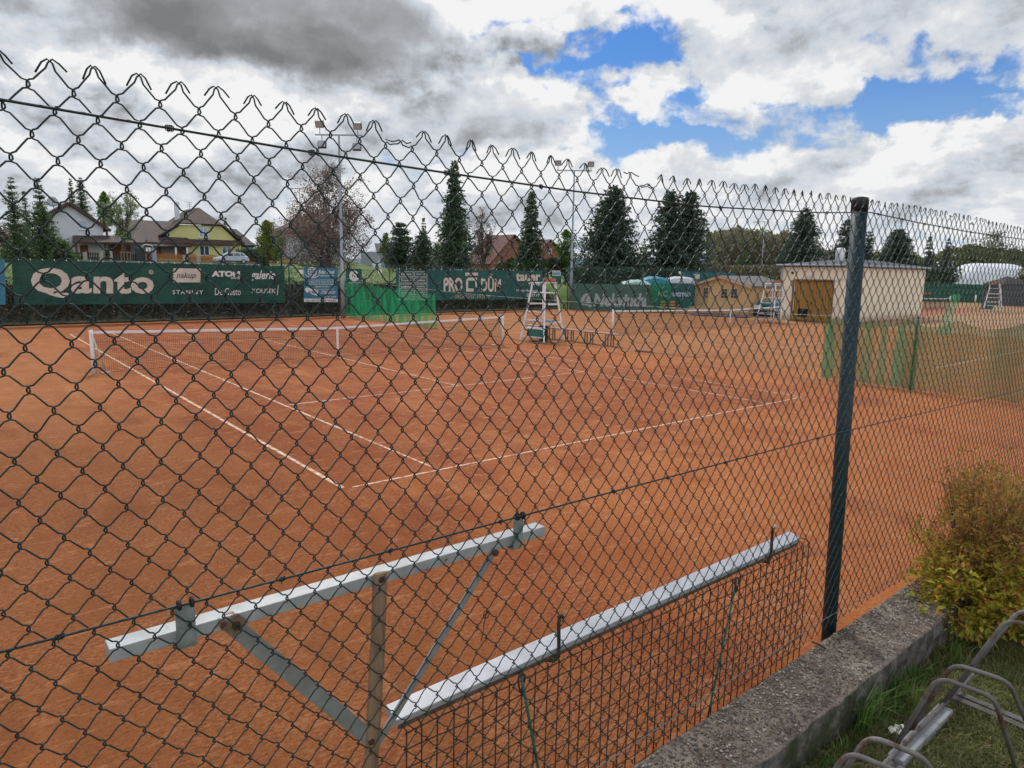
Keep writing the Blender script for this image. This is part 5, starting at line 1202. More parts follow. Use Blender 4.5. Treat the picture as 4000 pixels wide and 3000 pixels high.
MB().tube([(XF-.08, y1-.12, ZT), (XF-.08, y1-.12, .05)], .045, 8).build('downpipe', STEEL, cbd)
p, q = atX(3111, 1237, XF), atX(3152, 1207, XF); MB().bb((XF+.10, min(p.y, q.y), p.z), (XF+.16, max(p.y, q.y), q.z)).build('hatch', mat('hatch_black', (.01, .01, .01), .8), gt)
p = atX(3098, 1066, XF); MB().lathe((XF-.01, p.y, p.z), [(.05, 0), (.075, .06), (.05, .14)], 10, ax=(Vector((0, 1, 0)), Vector((0, 0, 1)), Vector((-1, 0, 0)))).build('wall_lamp', TRIM, cbd)
for u, v, s_ in ((3167, 1083, .3), (3270, 1098, .16), (3285, 1092, .25)):
    p = atX(u, v, XF-.004); MB().poly([(p.x, p.y+s_*(.8+.3*sin(k*2.3))*cos(k*pi/5), p.z+.5*s_*(.8+.3*sin(k*3.1))*sin(k*pi/5)) for k in range(10)]).build('stain', mat('wall_stain', (.62, .53, .45), .9), cbd)
# timber shed
PINE = mat('pine_boards', (.60, .41, .21), .75, var=(.53, .35, .17), vs=3, stretch=(.4, .4, 9), bump=(9, .4, .02)); SHING = mat('grey_shingles', (.17, .155, .145), .85, var=(.13, .12, .115), vs=3, bump=(8, .5, .03))
XS = 37.0
sdg = thing('timber_shed', (39, 19.7, 0), 'light pine garden shed with grey roof and small paned windows', 'shed')
ya, yb, ye, yp = 21.85, 17.6, 1.92, 2.49
MB().prism([(XS, ya, 0), (XS, yb, 0), (XS, yb, ye), (XS, 19.85, yp), (XS, ya, ye)], (4.6, 0, 0)).build('wall', PINE, sdg)
mb = MB()
for y_ in (ya+.25, yb-.25): z_ = ye-.06; slab(mb, (XS-.3, 19.85, yp+.03), (XS+4.9, 19.85, yp+.03), (XS+4.9, y_, z_), (XS-.3, y_, z_), .07)
mb.build('roof', SHING, sdg)
mb = MB()
for y_ in (ya+.2, yb-.2): mb.bar((XS-.29, 19.85, yp), (XS-.29, y_, ye-.06), .03, .13)
mb.build('barge_board', PINE, sdg)
def swin(par, u0, v0, u1, v1, bars=(1, 2), XS=37.0):
    p, q = atX(u0, v1, XS), atX(u1, v0, XS); m_ = MB(); w_ = .05; yl, yr = min(p.y, q.y), max(p.y, q.y)
    for b0_, b1_ in (((yl, p.z), (yr, p.z+w_)), ((yl, q.z-w_), (yr, q.z)), ((yl, p.z+w_), (yl+w_, q.z-w_)), ((yr-w_, p.z+w_), (yr, q.z-w_))): m_.bb((XS-.04, b0_[0], b0_[1]), (XS+.02, b1_[0], b1_[1]))
    for k in range(1, bars[0]+1): y_ = yl+(yr-yl)*k/(bars[0]+1); m_.bb((XS-.03, y_-.012, p.z+w_), (XS+.015, y_+.012, q.z-w_))
    for k in range(1, bars[1]+1): z_ = p.z+(q.z-p.z)*k/(bars[1]+1); m_.bb((XS-.028, yl+w_, z_-.012), (XS+.014, yr-w_, z_+.012))
    f2 = m_.build('window', PINE, par); MB().bb((XS-.02, yl+.03, p.z+.03), (XS+.01, yr-.03, q.z-.03)).build('pane', PANE, f2)
def S(x, y): return (2650+.433*x, 980+.433*y)
swin(sdg, *S(220, 330), *S(278, 426))
for x0, x1 in ((372, 458), (460, 548)):
    p, q = atX(*S(x0, 590), XS), atX(*S(x1, 325), XS); dr = MB().bb((XS-.03, min(p.y, q.y)+.01, .03), (XS-.004, max(p.y, q.y)-.01, q.z)).build('door', PINE, sdg)
    swin(sdg, *S(x0+8, 338), *S(x1-8, 430), XS=36.966)
# things around the shed
TEALT = mat('teal_tarpaulin', (.03, .24, .30), .5, var=(.025, .20, .25), vs=1.5, bump=(3, .6, .05)); TEALD = mat('dark_teal_tarpaulin', (.015, .09, .10), .5, var=(.012, .07, .08), vs=2, bump=(3, .6, .05))
p, q = atX(2925, 1253, 37.6), atX(3046, 1180, 37.6)
tr = thing('covered_trailer', (38.3, (p.y+q.y)/2, 0), 'low vehicle under dark teal cover between the shed and the cream building', 'trailer')
MB().bb((37.6, q.y, .12), (39.2, p.y-.05, q.z-.35)).build('body', TEALD, tr, bevel=.12); MB().bb((37.75, q.y+.1, q.z-.36), (39.0, p.y-.45, q.z)).build('cover', TEALT, tr, bevel=.12)
r_ = atX(2960, 1197, 37.58); MB().bb((37.57, r_.y-.35, r_.z-.09), (37.60, r_.y+.30, r_.z+.09)).build('window', PVCW, tr)
for y_ in (q.y+.4, p.y-.4): MB().lathe((37.62, y_, .2), [(.2, 0), (.2, .12)], 14, ax=(Vector((0, 1, 0)), Vector((0, 0, 1)), Vector((-1, 0, 0)))).build('wheel', TYRE, tr)
def lump(name, u0, v0, u1, v1, d, m_, label, cat, dep=2.0, bow=.25, group=None):
    a, b_ = far(u0, v1, d), far(u1, v1, d); t_ = far(u0, v0, d).z; ex = (b_-a); ex.z = 0; nrm = Vector((-ex.y, ex.x, 0)).normalized(); mb = MB(); n1_, n2_ = 12, 6
    for i in range(n1_+1):
        for j in range(n2_+1):
            g, f = i/n1_, j/n2_; p = a+ex*g+nrm*dep*f; z = t_-bow*(abs(2*g-1)**2)*.8+bow*.8*sin(pi*f)-.03*sin(i*2+j); mb.v.append((p.x, p.y, z))
    b0 = len(mb.v)
    for i in range(n1_):
        for j in range(n2_): k = i*(n2_+1)+j; mb.f.append((k, k+n2_+1, k+n2_+2, k+1))
    for i in range(n1_+1): p = a+ex*(i/n1_); mb.v.append((p.x, p.y, max(0, a.z)))
    for i in range(n1_): mb.f.append((b0+i, b0+i+1, (i+1)*(n2_+1), i*(n2_+1)))
    return tag(mb.build(name, m_, smooth=True), label, cat, group)
lump('tarpaulin', 2511, 1089, 2614, 1112, 50, TEALT, 'bright teal tarpaulin roof showing above the side fence banners', 'tarpaulin')
lump('tarpaulin', 2436, 1103, 2545, 1117, 49, mat('pale_tarpaulin', (.36, .48, .46), .6), 'pale washed out tarpaulin along the top of the faded side fence banner', 'tarpaulin')
lump('canopy_roof', 2616, 1086, 2714, 1106, 50, mat('white_canopy', (.60, .62, .64), .6), 'white canopy roof left of the pine shed', 'canopy', bow=.15)
ws = thing('windscreen', (52, 30, 0), 'dark teal windscreen sheet on a fence above the pine shed', 'windscreen')
a, b_ = far(2652, 1102, 55), far(2872, 1102, 55); c_, d_ = far(2872, 1066, 55), far(2660, 1058, 55)
WSM = bannermat('teal_windscreen', (.020, .095, .11), (.028, .12, .135))
mb = MB()
for i in range(31):
    g = i/30; p, q = a+(b_-a)*g, d_+(c_-d_)*g; s_ = .06*sin(i*1.1); mb.v += [(p.x+s_, p.y, p.z), ((p.x+q.x)/2-s_, (p.y+q.y)/2, (p.z+q.z)/2), (q.x, q.y, q.z-.05*abs(sin(i*.8)))]
for i in range(30): k = i*3; mb.f += [(k, k+3, k+4, k+1), (k+1, k+4, k+5, k+2)]
mb.build('sheet', WSM, ws, smooth=True)
for k in range(5): p = a+(b_-a)*(k/4)+Vector((.1, .12, 0)); q = d_+(c_-d_)*(k/4)+Vector((.1, .12, 0)); MB().tube([(p.x, p.y, 0), (q.x, q.y, q.z+.1)], .04, 6).build('post', FG, ws)
a, b_ = far(2710, 1089, 53), far(2733, 1071, 53); sg = thing('notice_board', (a.x, a.y, 0), 'small cream notice board with two panels above the teal banner', 'notice board')
MB().box((a+b_)/2, ((Vector((b_.x-a.x, b_.y-a.y, 0))).length, .05, b_.z-a.z), rz=math.atan2(b_.y-a.y, b_.x-a.x)).build('panel', mat('cream_board', (.55, .52, .42), .7), sg); m_ = (a+b_)/2; MB().tube([(m_.x+.1, m_.y+.1, 0), (m_.x+.1, m_.y+.1, a.z)], .035, 6).build('post', STEEL, sg)
p = far(2655, 1067, 53); lm = thing('globe_lamp', (p.x, p.y, 0), 'small white globe lamp on a pole left of the notice board', 'lamp'); MB().lathe(p-EY*.13, [(.03, 0), (.10, .05), (.13, .13), (.10, .21), (.03, .26)], 12).build('globe', PVCW, lm, smooth=True); MB().tube([(p.x, p.y, 0), (p.x, p.y, p.z-.1)], .025, 6).build('pole', STEEL, lm)
for k in range(5):
    a, b_ = atX(2672+k*3, 1210-k*4.2, 36.1+.04*k), atX(2785-k*5, 1214-k*4.4, 36.1+.04*k); z_ = .12+.075*k
    o = MB().box(((a.x+b_.x)/2, (a.y+b_.y)/2, z_), (.28, abs(a.y-b_.y), .05)).build('plank', PINE); tag(o, 'pale pine plank in the low stack in front of the shed', 'plank', 'planks stacked in front of the shed')
for k, (u, lb) in enumerate(((2591, 'left orange crate stack seen through the green net'), (2626, 'right orange crate stack beside the green net'))):
    p = onS2(u, 1212)-NS*.25; bx_ = thing('crate_stack', (p.x, p.y, 0), lb, 'crate stack')
    for j in range(4): MB().box((p.x, p.y, .12+.2*j), (.42, .36, .15), rz=.2*j).build('crate', mat('orange_crate', (.38, .20, .06), .7), bx_)
a, b_ = atZ(2705, 1229, .02), atZ(2925, 1240, .02); mb = MB()
for i in range(13):
    for j in range(4): g = i/12; p = a+(b_-a)*g; mb.v.append((p.x-.5+.32*j, p.y, .02+.05*abs(sin(i*1.9+j*1.3))))
for i in range(12):
    for j in range(3): k = i*4+j; mb.f.append((k, k+1, k+5, k+4))
tag(mb.build('ground_sheet', mat('purple_blue_sheet', (.06, .065, .16), .6, var=(.09, .09, .2), vs=2), smooth=True), 'purple blue plastic sheet lying along the foot of the shed', 'sheet')

# ------------------------------------------------------------------ far right: hall, third court and small things
HALLW = mat('white_hall_fabric', (.74, .76, .78), .6, var=(.68, .70, .73), vs=.25)
c0 = far(3862, 1088, 200); hl = thing('arched_hall', (c0.x, c0.y, 0), 'large white arched hall with rounded ends at the far right', 'hall')
ex = Vector((rt.x, rt.y, 0)).normalized(); ey = Vector((-ex.y, ex.x, 0)); Lh = 259*200/FPX/2; H_ = far(3862, 1029, 200).z
mb = MB(); ns, na = 24, 14
for i in range(ns+1):
    s_ = -1+2*i/ns; k = max(0.02, 1-abs(s_)**7)**.5
    for j in range(na+1):
        t = pi*j/na; mb.v.append(tuple(c0*0+Vector((c0.x, c0.y, 0))+ex*(Lh*s_)+ey*(-6*cos(t)*(.8+.2*k))+EY*(H_*sin(t)**.6*k if 0 < j < na else 0)))
for i in range(ns):
    for j in range(na): a = i*(na+1)+j; mb.f.append((a, a+1, a+na+2, a+na+1))
mb.build('roof_shell', HALLW, hl, smooth=True)
a, b_ = far(3678, 1108, 196), far(3738, 1074, 196); MB().box(((a.x+b_.x)/2, (a.y+b_.y)/2, b_.z/2), ((b_-a).length*1.1, 6, b_.z), rz=math.atan2(ex.y, ex.x)).build('annex', HALLW, hl)
w2 = thing('windscreen', (70, 20, 0), 'long dark green windscreen fence in front of the white arched hall', 'windscreen'); WS2 = bannermat('dark_green_windscreen', (.014, .085, .052), (.02, .105, .066))
a, b_, c_, d_ = far(3570, 1160, 75), far(4080, 1172, 75), far(4080, 1118, 75), far(3570, 1102, 75); mb = MB()
for i in range(41):
    g = i/40; p, q = a+(b_-a)*g, d_+(c_-d_)*g; s_ = .08*sin(i*1.7); mb.v += [(p.x+s_, p.y, p.z-.45), (q.x-s_, q.y, q.z-.06*abs(sin(i*.8)))]
for i in range(40): mb.f.append((2*i, 2*i+2, 2*i+3, 2*i+1))
mb.build('sheet', WS2, w2, smooth=True)
for k in range(8): p = a+(b_-a)*(k/7)+Vector((.15, .15, 0)); q = d_+(c_-d_)*(k/7); MB().tube([(p.x, p.y, 0), (p.x, p.y, q.z+.12)], .045, 6).build('post', FG, w2)
MB().bar(far(3583, 1148, 74), far(3638, 1146, 74), .06, .14).build('orange_strip', ORNG, w2)
b_ = atZ(3690, 1207, 0)
tennis_net(b_.x-11.5, b_.x+1.0, b_.y, 'distant tennis net with white tape right of the cream building', b_.x-.4, dense=False)
sheet('third_court', [b_.x-13, b_.x+3], [b_.y-3, b_.y+9], lambda x, y: .002, mat('third_clay', (.36, .12, .06), .9, var=(.30, .10, .05), vs=.6))
for u, v0, v1, lb in ((3808, 1152, 1191, 'white net post left of the distant umpire chair'), (3915, 1152, 1191, 'white net post right of the distant umpire chair')):
    p = atZ(u, v1, 0); q = far(u, v0, (p-CAM).dot(fw)); tag(MB().tube([p, (p.x, p.y, q.z)], .07, 8).build('net_post', WHITE, smooth=True), lb, 'post')
p = atZ(3580, 1234, 0); tag(MB().tube([p, (p.x, p.y, far(3580, 1197, (p-CAM).dot(fw)).z)], .06, 6).build('wooden_post', mat('pale_post_wood', (.55, .42, .22), .7), smooth=True), 'short pale wooden post beside the corner of the cream building', 'post')
p = atZ(3854, 1209, 0); o = thing('green_crate', (p.x, p.y, 0), 'dark green crate on the field under the distant umpire chair', 'crate'); MB().box(p+EY*.28, (1.0, .7, .5), rz=.5).build('body', GREENP, o, bevel=.04); MB().box(p+EY*.56, (1.05, .75, .05), rz=.5).build('lid', TRIM, o)
a, b_ = far(3915, 1160, 68), far(4060, 1160, 68); pv = thing('dark_pavilion', (a.x, a.y, 0), 'dark grey striped pavilion with pointed roof at the right edge', 'pavilion')
ex2 = (b_-a); ex2.z = 0; nrm = Vector((-ex2.y, ex2.x, 0)).normalized()*3; zt_ = far(3915, 1112, 68).z; mb = MB(); A0 = Vector((a.x, a.y, 0)); mb.prism([A0, A0+ex2, A0+ex2+nrm, A0+nrm], (0, 0, zt_)); mb.build('wall', mat('slate_boards', (.06, .065, .075), .8, var=(.09, .095, .105), vs=1.0, stretch=(.3, .3, 8)), pv)
mb = MB(); T0 = A0+EY*(zt_+.004); ap = A0+ex2*.35+nrm*.5+EY*far(3962, 1080, 68).z; q4 = [T0-nrm*.06-ex2*.03, T0+ex2*1.03-nrm*.06, T0+ex2*1.03+nrm*1.06, T0+nrm*1.06-ex2*.03]
mb.add(q4+[ap], [(0, 1, 4), (1, 2, 4), (2, 3, 4), (3, 0, 4), (3, 2, 1, 0)]); mb.build('roof', ROOFD, pv)
a, b_ = far(3584, 1104, 110), far(3622, 1075, 110); o = thing('field_hut', (a.x, a.y, 0), 'small grey hut with sloping roof between the cream building and the hall', 'hut'); mid_ = (a+b_)/2
MB().box((mid_.x, mid_.y, far(3600, 1090, 110).z/2), (1.7, 1.7, far(3600, 1090, 110).z), rz=-.7).build('wall', WGREY, o); MB().lathe((mid_.x, mid_.y, far(3600, 1090, 110).z+.003), [(1.5, 0), (.05, .75)], 4).build('roof', SLATE, o)
# ------------------------------------------------------------------ trees and shrubs
BARK = mat('bark', (.095, .072, .058), .9, var=(.05, .038, .03), vs=4, bump=(12, .6, .03)); BARKG = mat('grey_bark', (.13, .115, .10), .9, var=(.09, .08, .07), vs=4)
L_SPR = leafmat('spruce_needles', (.052, .096, .056), (.10, .155, .088), (.14, .195, .10), .7, .15)
L_SPRD = leafmat('dark_pine_needles', (.046, .082, .060), (.090, .130, .090), (.125, .165, .105), .6, .12)
L_SPRG = leafmat('green_spruce_needles', (.055, .10, .042), (.10, .155, .06), (.13, .19, .075), .8, .2)
L_LAR = leafmat('larch_leaves', (.065, .125, .05), (.115, .18, .07), (.15, .21, .09), .7, .35)
L_LIGHT = leafmat('young_leaves', (.085, .15, .028), (.14, .20, .045), (.18, .23, .07), .9, .4)
L_GREEN = leafmat('maple_leaves', (.07, .16, .03), (.12, .22, .05), (.15, .25, .06), .6, .35)
L_BLOS = leafmat('blossom_leaves', (.17, .24, .07), (.26, .32, .13), (.55, .55, .46), 1.2, .35)
L_PURP = leafmat('purple_leaves', (.17, .112, .095), (.26, .185, .16), (.33, .265, .235), .7, .4)
L_PINK = leafmat('pinkish_buds', (.20, .13, .115), (.29, .21, .19), (.15, .12, .09), .7, .3)
L_YEL = leafmat('yellow_green_leaves', (.20, .24, .04), (.30, .31, .06), (.16, .20, .04), .8, .35)
L_HEDGE = leafmat('bank_shrub_leaves', (.022, .024, .014), (.045, .042, .025), (.075, .062, .04), 1.1, .2)
L_HEDG2 = leafmat('hedge_leaves', (.022, .050, .012), (.045, .080, .018), None, .9, .2)
L_BARE = leafmat('bare_wood_twigs', (.20, .165, .12), (.28, .235, .175), (.19, .23, .07), .25, .35)
L_OLIVE = leafmat('olive_wood_leaves', (.10, .13, .04), (.15, .17, .06), (.12, .11, .06), .25, .35)
def rv(s=1): return Vector((R.gauss(0, s), R.gauss(0, s), R.gauss(0, s)))
def card(mb, p, d, L, W, n_=None):
    d = d.normalized(); n_ = n_ or rv(); s = d.cross(n_)
    if s.length < 1e-3: s = d.cross(Vector((.3, 1, .2)))
    s = s.normalized()*W/2; mb.add([p-s*.6, p+d*L*.55-s, p+d*L, p+d*L*.55+s], [(0, 1, 2, 3)])
def conifer(name, u, vt, wpx, d, m_, label, lv=None, dens=1.0, taper=1.0, group='conifers behind the far fence', low=.06, jag=.35, droop=.35, cat='conifer', tops=((0, 0),), leafs=1.0):
    t_ = far(u, vt, d); zg = ground(t_.x, t_.y)-.1; H = t_.z-zg; Rm = wpx*d/FPX/2*1.16; dens *= 1.3
    t = thing(name, (t_.x, t_.y, zg), label, cat, group); B = Vector((t_.x, t_.y, zg)); mt = MB(); mc = MB()
    mt.tube([B, B+EY*H*.5, B+EY*H*.98], [.014*H+.05, .009*H+.03, .01], 7)
    ex = Vector((rt.x, rt.y, 0)).normalized(); nlev = lv or max(16, int(H*2.6))
    for (ox, dh) in tops:
        Ht = H-dh; ctr = B+ex*ox*Rm
        if ox: mt.tube([B+EY*H*.3, ctr+EY*Ht*.75, ctr+EY*Ht*.97], [.009*H, .006*H, .01], 6)
        for i in range(nlev):
            f = low+(1-low)*(i+R.random()*.7)/nlev; z = f*Ht; rr_ = Rm*(max(0, 1-f)**taper)*(1.0 if not ox and len(tops) == 1 else .8)
            if f < .18: rr_ *= .72+1.5*f
            nb = max(4, int((5+7*(rr_/Rm))*dens))
            for k in range(nb):
                az = R.random()*2*pi; L = rr_*R.uniform(1-jag, 1+jag*.45)+.06
                dr = Vector((cos(az), sin(az), 0)); e = ctr+EY*z; tip = e+dr*L+EY*(-L*droop*R.uniform(.5, 1.2)+L*.12)
                if L > .5 and k % 2 == 0: mt.tube([e, (e+tip)/2+EY*L*.06, tip], [.02, .014, .006], 3, cap=False)
                ns = max(4, int(L*8*dens)+3)
                for j in range(ns):
                    q = (j+R.random())/ns; p = e.lerp(tip, q)+rv(.05*L+.03)+EY*(.06*L*sin(pi*q)); s = (.14+.24*(1-q*.4))*leafs*(.6+.035*H)
                    card(mc, p, dr*.8+rv(.5)-EY*.25, s*R.uniform(.7, 1.3), s*R.uniform(.35, .6))
    mt.build('trunk', BARK, t, smooth=True); mc.build('crown', m_, t); return t
def leafy(name, u, vt, wpx, d, m_, label, vb=None, dens=1.0, size=.22, airy=0.0, limbs=9, group='leafy trees behind the far fence', bark=None, egg=.5, up=.7, cat='tree', n=2600, clump=.35, flat=1.0, zsink=.1, inner=0.45):
    t_ = far(u, vt, d); zg = ground(t_.x, t_.y)-zsink; H = t_.z-zg; Rm = wpx*d/FPX/2; B = Vector((t_.x, t_.y, zg))
    zc0 = (far(u, vb, d).z-zg) if vb else H*.15
    t = thing(name, tuple(B), label, cat, group); mt = MB(); mc = MB(); Hc = H-zc0
    mt.tube([B, B+EY*max(zc0, H*.2)+rv(.03)*Vector((1, 1, 0)).length, B+EY*(zc0+Hc*.55)], [.02*H+.04, .014*H+.03, .02], 7)
    tips = []
    for i in range(limbs):
        az = 2*pi*i/limbs+R.uniform(-.4, .4); f0 = R.uniform(.0, .45); st = B+EY*(zc0*(.75+.25*f0)+Hc*f0*.6)
        f1 = R.uniform(.35, 1.0); prof_ = sin(pi*min(1, max(.04, f1))**(egg+.35))**.7
        en = B+EY*(zc0+Hc*f1*.97)+Vector((cos(az), sin(az)*flat, 0))*Rm*prof_*R.uniform(.55, .98)
        md = st.lerp(en, .5)+EY*Hc*.06*up+rv(.05*Rm); mt.tube([st, md, en], [.007*H, .0045*H, .008], 5, cap=False); tips += [(md, en)]
        for j in range(6):
            q = R.uniform(.35, 1); s_ = st.lerp(md, q*2) if q < .5 else md.lerp(en, q*2-1); dr = (rv(1)+EY*up*.9+(en-st).normalized()*.6).normalized(); e2 = s_+dr*Rm*R.uniform(.18, .5)
            mt.tube([s_, s_.lerp(e2, .5)+rv(.02*Rm), e2], [.0028*H, .002*H, .005], 4, cap=False); tips.append((s_, e2))
            for k in range(2): e3 = e2+(dr+rv(.6)).normalized()*Rm*R.uniform(.08, .25); mt.tube([e2, e3], [.0014*H, .003], 3, cap=False); tips.append((e2, e3))
    N = int(n*dens*1.9); k = 0; tries = 0
    while k < N and tries < N*6:
        tries += 1
        if R.random() < inner:
            # general crown volume with holes
            f = R.random(); prof_ = sin(pi*min(1, max(.03, f))**(egg+.35))**.7; az = R.random()*2*pi; r_ = Rm*prof_*R.random()**.45
            p = B+EY*(zc0+Hc*f)+Vector((cos(az), sin(az)*flat, 0))*r_
            h_ = mno.noise((p.x*.9/max(.5, Rm*.4), p.y*.9/max(.5, Rm*.4), p.z*.9/max(.5, Rm*.4)))
            if h_ < -.05+airy*.4*f: continue
        else:
            a, b_ = R.choice(tips); p = a.lerp(b_, R.random()**.6)+rv(clump*Rm*.22*(1-.5*airy))
            if p.z > t_.z+.1: continue
        s = size*R.uniform(.6, 1.25); card(mc, p, rv(1)+EY*.1, s, s*R.uniform(.45, .75)); k += 1
    mt.build('trunk', bark or BARK, t, smooth=True); mc.build('crown', m_, t); return t
# left side
conifer('larch_tree', 40, 692, 118, 78, L_LAR, 'feathery green larch cut by the left frame edge', dens=1.3, taper=.75, jag=.6, droop=-.25, leafs=.72)
conifer('larch_tree', 146, 690, 104, 76, L_LAR, 'feathery green larch with thin tip left of the satellite dish', dens=1.3, taper=.8, jag=.6, droop=-.25, leafs=.72)
conifer('larch_tree', 92, 740, 60, 82, L_LAR, 'lower larch between the two tall larches at the left', dens=1.1, taper=.8, jag=.6, droop=-.25, leafs=.72)
conifer('spruce_tree', 158, 800, 220, 56, L_SPRG, 'broad dark green spruce in front of the white house', dens=1.25, taper=.8, jag=.3, group='conifers behind the far fence')
conifer('spruce_tree', 62, 905, 150, 52, L_SPRG, 'short bushy spruce at the far left above the blue banner', dens=1.2, taper=.7)
conifer('spruce_tree', 240, 940, 100, 54, L_SPRG, 'low spruce reaching to the dark picket fence', dens=1.2, taper=.7)
leafy('red_shrub', 8, 876, 60, 60, L_PURP, 'reddish brown shrub at the left frame edge', size=.2, n=900, cat='shrub', group='shrubs behind the far fence')
conifer('larch_tree', 274, 697, 52, 128, L_LAR, 'slim pale larch behind the white house, left of a pair', dens=1.3, taper=.75, jag=.6, droop=-.25, leafs=.72)
conifer('larch_tree', 312, 692, 96, 128, L_LAR, 'wider pale larch behind the white house, right of a pair', dens=1.3, taper=.75, jag=.6, droop=-.25, leafs=.72)
leafy('columnar_tree', 405, 752, 58, 120, L_GREEN, 'dense dark green columnar tree behind the white house', vb=880, size=.34, n=3200, egg=.45, flat=1)
tl = leafy('young_tree', 470, 742, 150, 68, L_BLOS, 'young tree with pale green leaves and white blossom held by a wooden stake frame', vb=962, size=.17, n=2600, airy=1.0, egg=.75, limbs=12, clump=.5, inner=.25, zsink=0)
bx0 = far(456, 1000, 68); zg0 = ground(tl.location.x, tl.location.y); m_ = MB(); hh = far(470, 982, 68).z
for dx_ in (-.42, -.14, .14, .42): m_.tube([tl.location+Vector((dx_, -.3, -.1)), Vector((tl.location.x+dx_, tl.location.y-.3, hh))], .045, 6)
m_.bar((tl.location.x-.5, tl.location.y-.3, hh-.05), (tl.location.x+.5, tl.location.y-.3, hh-.05), .06, .08); m_.build('stake_frame', mat('stake_wood', (.22, .18, .14), .85), tl)
conifer('spruce_tree', 879, 846, 34, 140, L_SPR, 'small spruce tip behind the yellow house roof', dens=1.0)
leafy('yellow_tree', 1040, 862, 96, 86, L_YEL, 'rounded yellow green weeping tree beside the dark hedge', size=.2, n=3600, egg=.5, inner=.6)
leafy('dark_shrub', 1095, 900, 60, 84, L_GREEN, 'small green bush between the yellow tree and the purple tree', size=.2, n=900, cat='shrub', group='shrubs behind the far fence')
leafy('purple_tree', 1275, 655, 400, 60, L_PURP, 'large purple leaved plum tree with airy twiggy top behind the left floodlight mast', vb=1052, size=.15, n=8000, airy=1.3, egg=.25, limbs=22, clump=.55, inner=.5, up=1.0)
leafy('purple_tree', 1250, 815, 380, 57, L_PURP, 'lower dense purple shrub at the foot of the large plum tree', vb=1062, size=.16, n=6500, airy=.3, egg=.6, limbs=12, inner=.6, zsink=.1)
conifer('pine_tree', 1565, 866, 130, 70, L_SPR, 'rounded dark green pine right of the grey garage', dens=1.5, taper=.55, jag=.3, droop=.1, cat='pine')
conifer('pine_tree', 1650, 905, 110, 68, L_SPR, 'low dark bushy pine left of the tallest spruce', dens=1.4, taper=.5, jag=.3, droop=.1, cat='pine')
conifer('spruce_tree', 1655, 846, 50, 105, L_SPR, 'thin spruce tip standing behind the low pines')
leafy('light_tree', 1508, 912, 60, 100, L_LIGHT, 'light green tree behind the grey garage', size=.28, n=900)
leafy('light_tree', 1710, 930, 60, 80, L_LIGHT, 'light green bush left of the tallest spruce', size=.2, n=900)
conifer('spruce_tree', 1775, 634, 160, 58, L_SPR, 'tallest slender spruce rising above the banner with the square logo', dens=1.15, taper=.85, jag=.4, droop=.4, lv=46)
leafy('pink_tree', 1888, 812, 125, 82, L_PINK, 'pinkish budding tree between the two slender spruces', vb=1045, size=.15, n=3600, airy=.8, egg=.6, limbs=16, inner=.35, clump=.5)
conifer('spruce_tree', 2077, 745, 135, 62, L_SPR, 'second slender spruce in front of the brick house', dens=1.15, taper=.85, jag=.4, droop=.35, lv=40)
leafy('green_shrub', 2000, 1008, 110, 70, L_HEDG2, 'dense green bush in front of the brick house', size=.17, n=1500, cat='shrub', group='shrubs behind the far fence', inner=.7)
leafy('maple_tree', 2213, 900, 105, 105, L_GREEN, 'bright green round tree behind the right floodlight mast', size=.3, n=2600, inner=.6, egg=.55)
conifer('pine_tree', 2398, 728, 285, 60, L_SPRD, 'large dark pine with one pointed top behind the faded side fence banner', dens=1.5, taper=.62, jag=.42, droop=.15, lv=40, cat='pine', leafs=1.1)
conifer('pine_tree', 2655, 746, 285, 60, L_SPRD, 'large dark pine with two blunt tops left of the brown wood', dens=1.25, taper=.55, jag=.42, droop=.12, lv=36, cat='pine', tops=((-.18, .0), (.26, .05)), leafs=1.1)
leafy('light_tree', 2516, 935, 60, 75, L_LIGHT, 'light green sapling between the two large dark pines', size=.18, n=1100)
leafy('dark_tree', 2912, 950, 62, 85, L_SPRG, 'small dark round tree in front of the brown wood', size=.22, n=1500, inner=.7)
conifer('pine_tree', 3148, 812, 205, 100, L_SPRD, 'dark pine rising behind the left half of the cream building', dens=1.4, taper=.6, jag=.45, droop=.1, lv=36, cat='pine')
conifer('pine_tree', 3312, 854, 150, 105, L_SPRD, 'dark pine partly hidden by the green fence post', dens=1.3, taper=.62, jag=.4, droop=.1, cat='pine')
conifer('pine_tree', 3398, 905, 90, 105, L_SPRD, 'lower pine just right of the fence post', dens=1.2, taper=.6, jag=.4, droop=.1, cat='pine')
conifer('pine_tree', 3512, 896, 165, 105, L_SPRD, 'rounded dark pine behind the right end of the cream building', dens=1.6, taper=.45, jag=.3, droop=.05, lv=32, cat='pine')
conifer('spruce_tree', 3636, 918, 76, 100, L_SPRD, 'small pointed spruce, left one of the pair before the hall', dens=1.1)
conifer('spruce_tree', 3706, 932, 84, 100, L_SPRD, 'small pointed spruce, right one of the pair before the hall', dens=1.1)
conifer('spruce_tree', 3575, 1000, 70, 98, L_SPRD, 'low dark spruce between the rounded pine and the paired spruces', dens=1.1, taper=.7)
leafy('airy_tree', 3895, 905, 190, 230, L_OLIVE, 'tall airy olive tree above the white arched hall', size=.5, n=2400, airy=1.0, limbs=18, inner=.3, clump=.55, bark=BARKG)
leafy('light_tree', 3800, 955, 110, 225, L_LIGHT, 'yellow green tree left behind the white arched hall', size=.5, n=1800, inner=.6)
leafy('yellow_bush', 4010, 1040, 70, 120, L_YEL, 'yellow bush at the right edge beside the hall', size=.3, n=900, cat='shrub', group='shrubs behind the far fence')
leafy('round_bush', 1172, 1016, 26, 86, L_HEDG2, 'small clipped round bush on the verge in front of the orange fence', size=.12, n=500, cat='shrub', group='shrubs behind the far fence', inner=.8) if False else None
